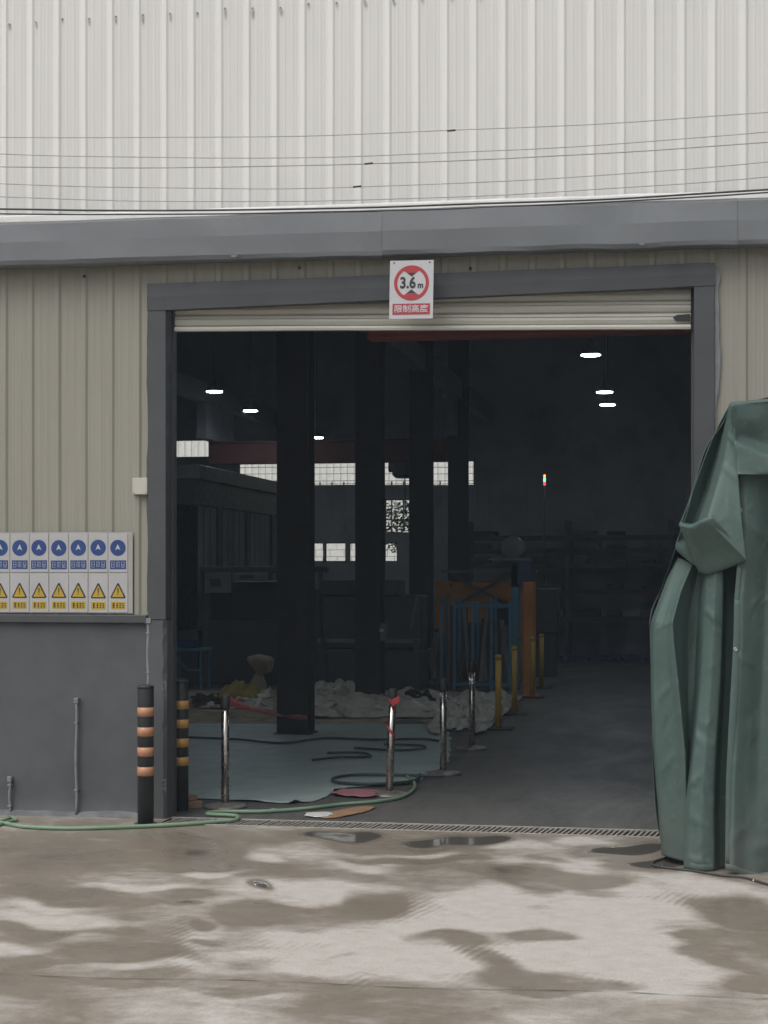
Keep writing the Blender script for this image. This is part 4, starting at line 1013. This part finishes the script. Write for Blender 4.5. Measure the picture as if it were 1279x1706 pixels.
# machinery in the bay left of the columns
mt = empty('machine_tool', (-5.35, 15.6, 0), label='long dark machine with pale control boxes along its top', cat='machine')
MB().box((-.45, -.7, 0), (1.6, .9, 1.05), .02).build('bed', M['machine'], mt)
MB().box((-.45, -.3, 1.05), (1.6, .85, 1.72), .02).build('enclosure', M['machine'], mt)
MB().box((-.47, -.75, 1.86), (1.62, -.3, 1.96), .01).build('top_beam', M['machine'], mt)
for x, w, h, d in ((-.15, .46, .34, .02), (.40, .62, .14, .0), (1.0, .28, .30, .03), (1.38, .36, .28, 0)):
    o = MB().box((x - w/2, -.80 - d, 1.86 - h), (x + w/2, -.72, 1.86), .008).build('control_box', M['machine_grey'], mt)
    MB().box((x - w*.3, -.806 - d, 1.86 - h*.7), (x + w*.1, -.80 - d, 1.86 - h*.3)).build('cover', M['machine'], o)
for x in (-.38, 1.52): MB().box((x - .06, -.74, 0), (x + .06, -.6, 1.86)).build('leg', M['machine'], mt)
m2 = empty('machine_bed', (-2.95, 14.6, 0), label='low dark machine bed with a pale rail between the columns', cat='machine')
MB().box((-.72, -.5, 0), (1.0, .5, .62), .02).build('bed', M['machine'], m2)
MB().box((-.7, -.54, .74), (.95, -.42, .80), .005).build('rail', M['machine_grey'], m2)
MB().box((-.7, -.2, .62), (.95, .45, 1.5), .03).build('guard', M['machine'], m2)
MB().box((-.72, -.25, 1.5), (.55, .5, 1.74), .01).build('mesh_tray', M['machine'], m2)
for x in (-.6, .1, .9): MB().box((x - .04, -.55, .0), (x + .04, -.47, .8)).build('leg', M['machine'], m2)
MB().beam((.93, -.62, 1.5), (.84, -.64, .95), .03).build('lever', M['drum'], m2)
tr = empty('blue_trestle', on_ground(312, 1150), label='blue braced steel trestle behind the amber bollard', cat='trestle')
for x in (-.28, .22):
    for y in (0, .5): MB().beam((x, y, 0), (x, y, .62), .035).build('leg', M['blue_steel'], tr)
MB().box((-.32, -.03, .62), (.27, .53, .66)).build('top', M['blue_steel'], tr); MB().beam((-.28, 0, .6), (.0, 0, .32), .03).build('brace', M['blue_steel'], tr); MB().beam((.0, 0, .32), (.22, 0, .32), .03).build('rail', M['blue_steel'], tr)
MB().box((-.2, .1, .66), (.1, .4, .80), .01).build('tray', M['navy'], tr)
sw = empty('switch_box', (-2.055, 11.02, 1.12), label='small pale switch box on the second dark column', cat='switch box')
MB().box((0, -.05, -.22), (.09, .05, .02), .004).build('box', M['drum'], sw); MB().box((-.01, -.056, -.09), (.05, -.05, -.05)).build('label_plate', M['sign_white'], sw)

def tube_rack(p, w, h, d, n, label, fill):
    o = empty('tube_rack', p, .0, label=label, cat='rack')
    for i in range(n + 1):
        x = w * i / n
        for y in (0, d): MB().beam((x, y, 0), (x, y, h - (.0 if i % 2 == 0 else .06)), .045).build('upright', M['blue_steel'], o)
    for y in (0, d):
        MB().beam((0, y, .10), (w, y, .10), .05).build('rail', M['blue_steel'], o)
        MB().beam((0, y, h * .97 - .08), (w * (.25 if n < 3 else 1), y, h * .97 - .08), .035).build('rail', M['blue_steel'], o)
    for i in range(fill):
        x = w * (i + .5) / fill
        MB().beam((x + random.uniform(-.04, .04), d * random.uniform(.2, .8), .13), (x + random.uniform(-.12, .12), d * random.uniform(.2, .8), h * random.uniform(.55, .95)), random.uniform(.04, .10), .05).build('stored_bar', M[random.choice(['machine', 'steelwork', 'machine_grey', 'dark_red'])], o)
    return o
q = on_ground(666, 1146); tube_rack(q, .68, 1.50, .6, 2, 'narrow blue tube rack holding dark bars by the second column', 9)
q = on_ground(757, 1150); tube_rack(q, .88, 1.46, .6, 3, 'wide blue tube rack with dark bars in front of the orange machine', 12)
om = empty('orange_machine', on_ground(722, 1136), label='orange framed machine with cross bracing behind the blue racks', cat='machine')
W_ = 1.62
MB().box((0, .2, 0), (.24, .5, 1.72), .01).build('upright', M['orange'], om); MB().box((W_ - .26, .2, 0), (W_, .5, 1.74), .01).build('upright', M['orange'], om)
MB().box((.24, .3, 1.25), (W_ - .26, .45, 1.70), .01).build('crosshead', M['orange'], om); MB().box((.24, .35, 0), (W_ - .26, .8, 1.25)).build('body', M['machine'], om)
for a, b in (((.25, .27, 1.25), (W_ - .3, .27, 1.85)), ((.25, .27, 1.85), (W_ - .3, .27, 1.25))): MB().beam(a, b, .05).build('brace', M['machine'], om)
for x in (.25, .62, .98, 1.3): MB().box((x - .03, .28, 1.62), (x + .03, .30, 1.68)).build('tag_plate', M['drum'], om)
MB().box((.55, .25, 1.0), (.85, .35, 1.28), .01).build('motor_cover', M['orange'], om)
MB().box((.1, .2, 1.86), (W_ + .1, .6, 1.90)).build('shelf', M['machine_grey'], om)
bf = empty('blue_gantry', on_ground(851, 1150), label='dark blue upright gantry post beside the orange machine', cat='gantry')
MB().box((0, 0, 0), (.12, .3, 2.02), .01).build('post', M['blue_steel'], bf); MB().box((.0, .0, 1.62), (.30, .3, 2.05), .01).build('head_box', M['navy'], bf); MB().box((-.35, -.02, 2.055), (.30, .3, 2.09)).build('top_shelf', M['machine_grey'], bf)
of2 = empty('machine_guard', on_ground(882, 1162), label='tall orange guard frame at the aisle edge by the yellow posts', cat='guard frame')
MB().box((-.10, 0, 0), (.07, .3, 1.72), .01).build('post', M['orange'], of2); MB().box((-.14, -.05, 0), (.11, .35, .03)).build('foot', M['orange'], of2)
dr = empty('round_drum', at(855, 935, 27.6), label='pale round drum resting on the gantry shelf', cat='drum')
m = MB().lathe([(.05, -.09), (.17, -.09), (.20, -.06), (.20, .06), (.17, .09), (.05, .09)], 28); o = m.build('shell', M['drum'], dr, (0, 0, .20)); o.rotation_euler = (R(80), 0, 0)
MB().box((-.12, -.1, -.03), (.12, .1, .03)).build('cradle', M['machine'], dr)
cab = empty('blue_cabinet', on_ground(893, 1089), label='navy blue electrical cabinet with indicator buttons at the aisle end', cat='cabinet')
MB().box((0, 0, .30), (.66, .5, 1.52), .015).build('body', M['navy'], cab); MB().box((.03, -.02, .34), (.63, -.001, 1.48), .006).build('door', M['navy'], cab); MB().box((-.03, -.05, 0), (.7, .5, .295), .01).build('base', M['navy'], cab)
for z in (.62, .72, .86, 1.25): MB().lathe([(.022, 0), (.018, .02)], 10).build('button', M['machine_grey'], cab, (.24, -.021, z)).rotation_euler = (R(90), 0, 0)
sg = empty('signal_tower', at(907, 812, 30.0), label='small stack light glowing amber green and red', cat='signal light')
for k, c in enumerate(('led_red', 'led_green', 'led_amber')): MB().lathe([(.018, 0), (.020, .01), (.020, .05), (.016, .055)], 14).build('lens', M[c], sg, (0, 0, .04 + k * .066))
MB().tube([(0, 0, -1.8), (0, 0, .03)], .012, 8).build('pole', M['column'], sg); MB().box((-.25, -.1, -2.6), (.25, .25, -1.8), .02).build('mount_box', M['machine'], sg)
MB().box((-.2, -.05, sg.location.z * -1 + .0), (.2, .2, -2.6)).build('pedestal', M['machine'], sg)
sr = empty('storage_rack', (-2.6, 24.3, 0), label='far dark red storage rack with long horizontal beams', cat='rack')
for x in (0, 2.2, 4.4, 6.0):
    for y in (0, .8): MB().box((x - .05, y - .04, 0), (x + .05, y + .04, 3.0)).build('upright', M['machine'], sr)
for z in (.85, 1.45, 2.02, 2.34, 2.62):
    for y in (-.06, .80): MB().box((-.05, y, z - .05), (6.05, y + .04, z + .05)).build('beam', M['dark_red'], sr)
    for k in range(8):
        if random.random() < .75: MB().box((.12 + k*.73, .0, z + .05), (.12 + k*.73 + random.uniform(.3, .6), .7, z + random.uniform(.12, .24)), .01).build('stored_crate', M[random.choice(['machine', 'column', 'machine'])], sr)
sk = None
for k in range(3):
    p = (-1.55 + k * 1.15, 23.1, 0)
    if sk is None:
        sk = empty('steel_skid', p)
        for x in (.0, .45, .9): MB().box((x, 0, 0), (x + .08, .8, .10)).build('runner', M['navy'], sk)
        for y in (.0, .24, .48, .72): MB().box((-.04, y, .10), (1.02, y + .10, .13)).build('deck_board', M['navy'], sk)
        o = sk
    else: o = copy_tree(sk); o.location = p
    tag(o, 'low navy steel skid on the floor before the far rack, ' + ('nearest the blue cabinet', 'second from the blue cabinet', 'farthest from the blue cabinet')[k], 'skid', 'skids before the far rack')

# ------------------------------------------------------------------ tarpaulin-covered machine
tp = empty('tarpaulin_cover', on_ground(1290, 1460), label='tall machine shrouded in folded dark green tarpaulin beside the doorway', cat='tarpaulin')
TO = tp.location.copy()
def A(px, py, d): return at(px, py, d) - TO
def net(cols, k=1.0, d0=10.45):
    """columns of (px, py, d), equal counts -> net[row][column]"""
    return [[A(cols[j][i][0], cols[j][i][1], d0 + (cols[j][i][2] - d0) * k) for j in range(len(cols))] for i in range(len(cols[0]))]
EYE = (at(1200, 1100, 10.4) - CAM).normalized()
def creases(*L): return [(A(x0, y0, 10.45), A(x1, y1, 10.45), h, w) for x0, y0, x1, y1, h, w in L]
cr_front = creases((1222, 1082, 1250, 1110, .030, .020), (1212, 1330, 1236, 1354, .014, .018), (1210, 1405, 1242, 1372, .014, .02), (1236, 868, 1285, 905, .018, .03), (1228, 1200, 1262, 1185, -.012, .03), (1215, 1250, 1250, 1285, .012, .02), (1240, 1420, 1290, 1400, .014, .025))
cr_side = creases((1094, 1165, 1121, 1136, .026, .018), (1099, 1292, 1126, 1252, .02, .02), (1107, 1340, 1120, 1368, .018, .015), (1085, 1052, 1117, 1034, .035, .016), (1096, 1016, 1118, 1030, -.02, .02), (1128, 1142, 1170, 1118, .016, .018), (1122, 1196, 1160, 1176, .015, .016), (1146, 1312, 1168, 1288, .016, .016), (1146, 1428, 1192, 1440, .012, .012), (1170, 1010, 1200, 1040, .012, .02), (1160, 1210, 1190, 1240, -.012, .02), (1150, 1360, 1185, 1380, .01, .02), (1104, 1225, 1115, 1190, -.014, .015))
cr_shoulder = creases((1198, 770, 1230, 806, .014, .022), (1184, 880, 1226, 926, .018, .02), (1204, 868, 1236, 906, .016, .02), (1208, 720, 1224, 740, .012, .015))
cr_pocket = creases((1166, 898, 1228, 934, .014, .018), (1150, 884, 1166, 946, .012, .012), (1185, 872, 1205, 905, -.012, .014))
rw_ = random.Random(11)
def wrinkles(n, x0, x1, y0, y1, h=.010):
    out = []
    for _ in range(n):
        x, y = rw_.uniform(x0, x1), rw_.uniform(y0, y1); a = rw_.choice((-1, 1)) * rw_.uniform(.3, 1.25); L = rw_.uniform(10, 34)
        out.append((x, y, x + L * math.cos(a), y + L * math.sin(a), rw_.choice((-.8, 1)) * rw_.uniform(.4, 1) * h, rw_.uniform(.009, .016)))
    return creases(*out)
cr_front += wrinkles(46, 1205, 1300, 800, 1450); cr_side += wrinkles(30, 1086, 1130, 1030, 1425) + wrinkles(26, 1142, 1195, 960, 1440); cr_shoulder += wrinkles(14, 1180, 1235, 730, 900, .007); cr_pocket += wrinkles(9, 1145, 1220, 880, 935, .006)
sil_u = [(1216, 672, 10.62), (1198, 706, 10.62), (1180, 745, 10.60), (1157, 808, 10.56), (1133, 873, 10.48)]
val_u = [(1216.5, 675, 10.60), (1203, 716, 10.68), (1191, 760, 10.71), (1174, 820, 10.69), (1153, 878, 10.58)]
rid_u = [(1217, 680, 10.48), (1212, 725, 10.46), (1205, 770, 10.42), (1192, 818, 10.36), (1178, 868, 10.28)]
mid_u = [(1219, 698, 10.43), (1218, 742, 10.41), (1216, 786, 10.375), (1212, 838, 10.32), (1210, 900, 10.25)]
rgt_u = [(1224, 718, 10.37), (1227, 760, 10.36), (1230, 802, 10.34), (1235, 864, 10.30), (1243, 934, 10.25)]
MB().sheet(net([sil_u, val_u, rid_u, mid_u, rgt_u], 1.0, 10.40), 12, .002, 4, .25, 18, cr_shoulder, EYE).build('shoulder_sheet', M['tarp'], tp, solid=.004)
pk = [[(1134, 869, 10.54), (1153, 873, 10.48), (1171, 865, 10.38), (1188, 858, 10.33)],
      [(1131, 874, 10.42), (1151, 878, 10.33), (1169, 869, 10.26), (1187, 862, 10.24)],
      [(1141, 899, 10.45), (1165, 902, 10.37), (1187, 893, 10.31), (1208, 884, 10.25)],
      [(1152, 927, 10.49), (1178, 929, 10.42), (1203, 920, 10.36), (1227, 911, 10.27)],
      [(1164, 953, 10.53), (1182, 956, 10.47), (1212, 946, 10.40), (1243, 933, 10.29)],
      [(1166, 951, 10.60), (1184, 952, 10.60), (1212, 942, 10.56), (1240, 929, 10.44)]]
MB().sheet([[A(*p) for p in r] for r in pk], 9, .003, 5, .5, None, cr_pocket, EYE).build('folded_corner', M['tarp'], tp, solid=.005)
fp = [[(1134, 884, 10.56), (1146, 888, 10.56), (1156, 892, 10.56)], [(1125, 911, 10.60), (1140, 914, 10.55), (1158, 918, 10.55)], [(1133, 923, 10.62), (1148, 936, 10.56), (1166, 948, 10.55)]]
MB().sheet([[A(*p) for p in r] for r in fp], 5, .003).build('inner_flap', M['tarp'], tp, solid=.004)
Y = [940, 985, 1034, 1065, 1140, 1250, 1355, 1430]
def C(xs, ds, dy): return [(x, y + k, d) for x, y, d, k in zip(xs, Y, ds, dy if isinstance(dy, (list, tuple)) else [dy] * 8)]
side = [C((1126, 1107, 1086, 1083, 1085, 1089, 1097, 1103), (10.78, 10.78, 10.76, 10.76, 10.78, 10.80, 10.82, 10.84), (-15, -8, 0, 0, 0, 0, 0, -6)),
        C((1130, 1112, 1091, 1088, 1089, 1093, 1101, 1106), (10.66, 10.64, 10.60, 10.61, 10.63, 10.65, 10.68, 10.70), (-12, -6, 2, 2, 0, 0, 0, -4)),
        C((1139, 1121, 1103, 1099, 1102, 1107, 1113, 1117), (10.63, 10.61, 10.57, 10.575, 10.59, 10.62, 10.64, 10.66), (-8, -4, 6, 4, 0, 0, 0, 0)),
        C((1147, 1128, 1112, 1111, 1117, 1125, 1128, 1130), (10.61, 10.58, 10.53, 10.53, 10.55, 10.57, 10.60, 10.62), (-4, 0, 6, 4, 0, 0, 0, 3)),
        C((1154, 1134, 1121, 1122, 1130, 1142, 1143, 1143), (10.59, 10.53, 10.48, 10.48, 10.49, 10.51, 10.56, 10.58), (0, 2, 0, 2, 4, 8, 2, 6)),
        C((1158, 1142, 1130, 1128, 1134, 1145, 1148, 1149), (10.62, 10.59, 10.55, 10.54, 10.55, 10.57, 10.62, 10.64), (2, 0, 2, 4, 4, 4, 2, 8)),
        C((1165, 1155, 1146, 1145, 1146, 1148, 1147, 1147), (10.66, 10.66, 10.64, 10.64, 10.64, 10.62, 10.62, 10.62), (4, 0, 4, 4, 2, 0, 2, 10)),
        C((1172, 1166, 1161, 1160, 1157, 1151, 1141, 1140), (10.64, 10.64, 10.65, 10.65, 10.63, 10.57, 10.52, 10.50), (6, 2, 2, 2, 2, 6, 4, 15)),
        C((1179, 1176, 1172, 1171, 1166, 1158, 1148, 1148), (10.52, 10.51, 10.50, 10.50, 10.49, 10.48, 10.47, 10.46), (6, 2, 0, 0, 0, 0, 0, 17)),
        C((1192, 1191, 1189, 1188, 1183, 1176, 1169, 1169), (10.46, 10.455, 10.45, 10.45, 10.445, 10.44, 10.43, 10.425), (6, 0, 0, 0, 0, 0, 0, 20)),
        C((1204, 1204, 1203, 1202, 1198, 1192, 1188, 1189), (10.47, 10.46, 10.46, 10.46, 10.455, 10.45, 10.44, 10.435), (4, 0, 0, 0, 0, 0, 0, 20)),
        C((1210, 1210, 1209, 1208, 1205, 1200, 1197, 1198), (10.55, 10.55, 10.54, 10.54, 10.54, 10.54, 10.51, 10.50), (0, 0, 0, 0, 0, 0, 0, 17)),
        C((1226, 1226, 1226, 1226, 1224, 1220, 1216, 1216), (10.58, 10.58, 10.57, 10.57, 10.57, 10.56, 10.54, 10.53), (0, 0, 0, 0, 0, 0, 0, 14))]
MB().sheet(net(side, 1.2), 8, .006, 4, .25, 20, cr_side, EYE).build('side_sheet', M['tarp'], tp, solid=.004)
YF = [787, 860, 932, 1000, 1060, 1160, 1300, 1446]
def CF(xs, ds, kb):
    return [(x, y + (kb if i == 7 else 0), d) for i, (x, y, d) in enumerate(zip(xs, YF, ds))]
hemx = (1229, 1230, 1229, 1223, 1222, 1216, 1210, 1207)
front = [CF(hemx, (10.40, 10.385, 10.37, 10.37, 10.37, 10.37, 10.36, 10.35), 3),
         CF([x + 14 for x in hemx], (10.39, 10.37, 10.355, 10.35, 10.35, 10.35, 10.34, 10.33), 6),
         CF([x + 32 for x in hemx], (10.41, 10.40, 10.40, 10.39, 10.39, 10.39, 10.38, 10.36), 13),
         CF([x + 52 for x in hemx], (10.44, 10.45, 10.45, 10.44, 10.44, 10.44, 10.42, 10.36), 18)]
for k, (px, dd) in enumerate(((1298, 10.41), (1316, 10.375), (1362, 10.37), (1385, 10.40), (1455, 10.385), (1530, 10.36))):
    front.append(CF([px] * 8, [dd + .01 * math.sin(i * 2 + k) for i in range(8)], 22))
fpn = MB().sheet(net(front, 1.3, 10.36), 11, .005, 4, .55, 20, cr_front, EYE).build('front_panel', M['tarp'], tp, solid=.004)
for px, py in ((1222.5, 1082), (1213.5, 1269), (1230, 790 + 60), (1209, 1420)):
    g = MB().lathe([(.006, -.002), (.013, -.002), (.013, .004), (.009, .005), (.006, .003)], 14).build('grommet', M['steel'], fpn, A(px + 3, py, 10.342)); g.rotation_euler = (R(90), 0, 0)
def hem_strip(pts, wpx, d, name, parent, vert):
    # doubled edge: a narrow strip stitched on, a few millimetres proud of the sheet
    a = [A(x, y, d(i)) for i, (x, y) in enumerate(pts)]
    b = [A(x + (wpx if vert else 0), y - (0 if vert else wpx), d(i)) for i, (x, y) in enumerate(pts)]
    MB().sheet([[p, p.lerp(q, .5) - EYE * .004, q] for p, q in zip(a, b)], 5, .002, 9).build(name, M['tarp'], parent, solid=.004)
hem_strip([(x + 1, y) for x, y in zip(hemx, YF)][3:], 11, lambda i: 10.352 - .004 * i, 'edge_hem', fpn, True)
hem_strip([(1142, 1446), (1150, 1447), (1170, 1450), (1189, 1449)], 10, lambda i: (10.50, 10.455, 10.415, 10.425)[i], 'side_hem', fpn, False)
hem_strip([(1208, 1449), (1222, 1452), (1240, 1459), (1260, 1464), (1279, 1467.5), (1300, 1468)], 11, lambda i: (10.325, 10.31, 10.33, 10.34, 10.345, 10.37)[i], 'bottom_hem', fpn, False)
hem = [A(x + 7, y + (3 if y > 1400 else 0), 10.352 + .01 * (y < 900)) for x, y in zip(hemx, YF)][2:]
MB().tube(smooth_path(hem, 8), .0035, 6).build('hem_seam', M['tarp'], fpn)
XS = (1217, 1235, 1258, 1285, 1330, 1390, 1460, 1530)
band = []
for (dy, d, sl) in ((0, 10.56, 0), (3, 10.36, 0), (8, 10.345, 0), (30, 10.37, .1), (52, 10.40, .42), (60, 10.385, .48), (68, 10.34, .45), (92, 10.32, .2), (116, 10.305, .05), (120, 10.32, .03), (119, 10.44, .0)):
    band.append([A(x + (0 if dy < 40 else min(12, (dy - 30) * .17)), 670 - (x - 1217) * .085 + dy + sl * (min(x, 1300) - 1217) * (.9 if dy < 90 else .3) + (.085 * (x - 1217) if dy > 100 else 0), d + .012 * math.sin(x * .05 + dy)) for x in XS])
MB().sheet(band, 5, .004, 5, .6).build('top_band', M['tarp'], tp, solid=.004)
# roof of the shroud, rear and far side
def shell_point(px, py, d, back): p = A(px, py, d); return Vector((p.x + back * .03, p.y + back, p.z))
top = [[shell_point(x, 670 - (x - 1217) * .085, 10.56, b) + Vector((0, 0, .03 * math.sin(b * 3 + x * .02))) for x in XS] for b in (0, .25, .5, .75, .95)]
MB().sheet(top, 4, .008, 4).build('top_sheet', M['tarp'], tp, solid=.004)
ex = lambda p, k, d0: (p[0], p[1], d0 + (p[2] - d0) * k)
side[0] = [ex(p, 1.35, 10.45) for p in side[0]]
lft = [sil_u[0], sil_u[1], sil_u[2], sil_u[3], sil_u[4], side[0][1], side[0][2], side[0][4], side[0][5], side[0][6], side[0][7]]
rear_s = [[shell_point(x, y, d, b) + Vector((.05 * b + .16 * b * b * (i > 2) + .02 * math.sin(i * 2 + b * 9), 0, 0)) for b in (0, .22, .45, .7, .93)] for i, (x, y, d) in enumerate(lft)]
MB().sheet(rear_s, 4, .008, 4).build('flank_sheet', M['tarp'], tp, solid=.004)
bk = []
for i, (x, y, d) in enumerate(lft):
    a = rear_s[i][-1]; e = shell_point(1530, min(y, 1450), 10.4, .95)
    bk.append([a.lerp(e, t_) + Vector((0, .04 * math.sin(t_ * 16 + i * .4), 0)) for t_ in (0, .2, .4, .6, .8, 1)])
MB().sheet(bk, 4, .006, 4).build('back_sheet', M['tarp'], tp, solid=.004)
rt = [[shell_point(1530, y, 10.36 + (.2 if y < 700 else 0), b) for b in (0, .3, .6, .95)] for y in (643, 800, 1000, 1200, 1466)]
MB().sheet(rt, 4, .008, 4).build('flank_sheet', M['tarp'], tp, solid=.004)
cm = empty('covered_machine', on_ground(1310, 1440), label='dark machine base showing under the green tarpaulin hem', cat='machine')
b0 = cm.location
MB().box((-.32, -.02, .05), (.9, .75, 1.2), .03).build('body', M['machine'], cm); MB().box((-.28, -.10, .02), (.85, -.02, .10), .01).build('skid', M['machine'], cm)
for x in (-.2, .7): MB().lathe([(.06, -.03), (.07, -.02), (.07, .02), (.06, .03)], 16).build('caster', M['black_plastic'], cm, (x, -.04, .07)).rotation_euler = (0, R(90), 0)
MB().lathe([(.008, 0), (.006, .006)], 10).build('bolt_head', M['steel'], cm, (on_ground(1255, 1467, .03) - b0)).rotation_euler = (R(90), 0, 0)
hose('power_cable', [on_ground(x, y, .01) for x, y in ((1150, 1424), (1105, 1430), (1086, 1438), (1100, 1444), (1150, 1450), (1200, 1458), (1240, 1462), (1285, 1474), (1340, 1478), (1420, 1470))], .007, M['wire'], 'black power cable trailing out from under the tarpaulin', 'cable')

# ------------------------------------------------------------------ thin haze added as a veil that lifts the dark doorway
hz = MB().box((-121, -121, -1.0), (121, 121, 9.9)).build('haze', None)
hm = bpy.data.materials.new('veil_haze'); hm.use_nodes = True; ht = hm.node_tree; ht.nodes.clear()
ho = ht.nodes.new('ShaderNodeOutputMaterial'); pv = ht.nodes.new('ShaderNodeVolumePrincipled')
pv.inputs['Color'].default_value = (.74, .87, 1.0, 1); pv.inputs['Density'].default_value = .0017; pv.inputs['Anisotropy'].default_value = 0.0
ht.links.new(pv.outputs[0], ho.inputs['Volume']); hz.data.materials.append(hm); tag(hz, kind='stuff')
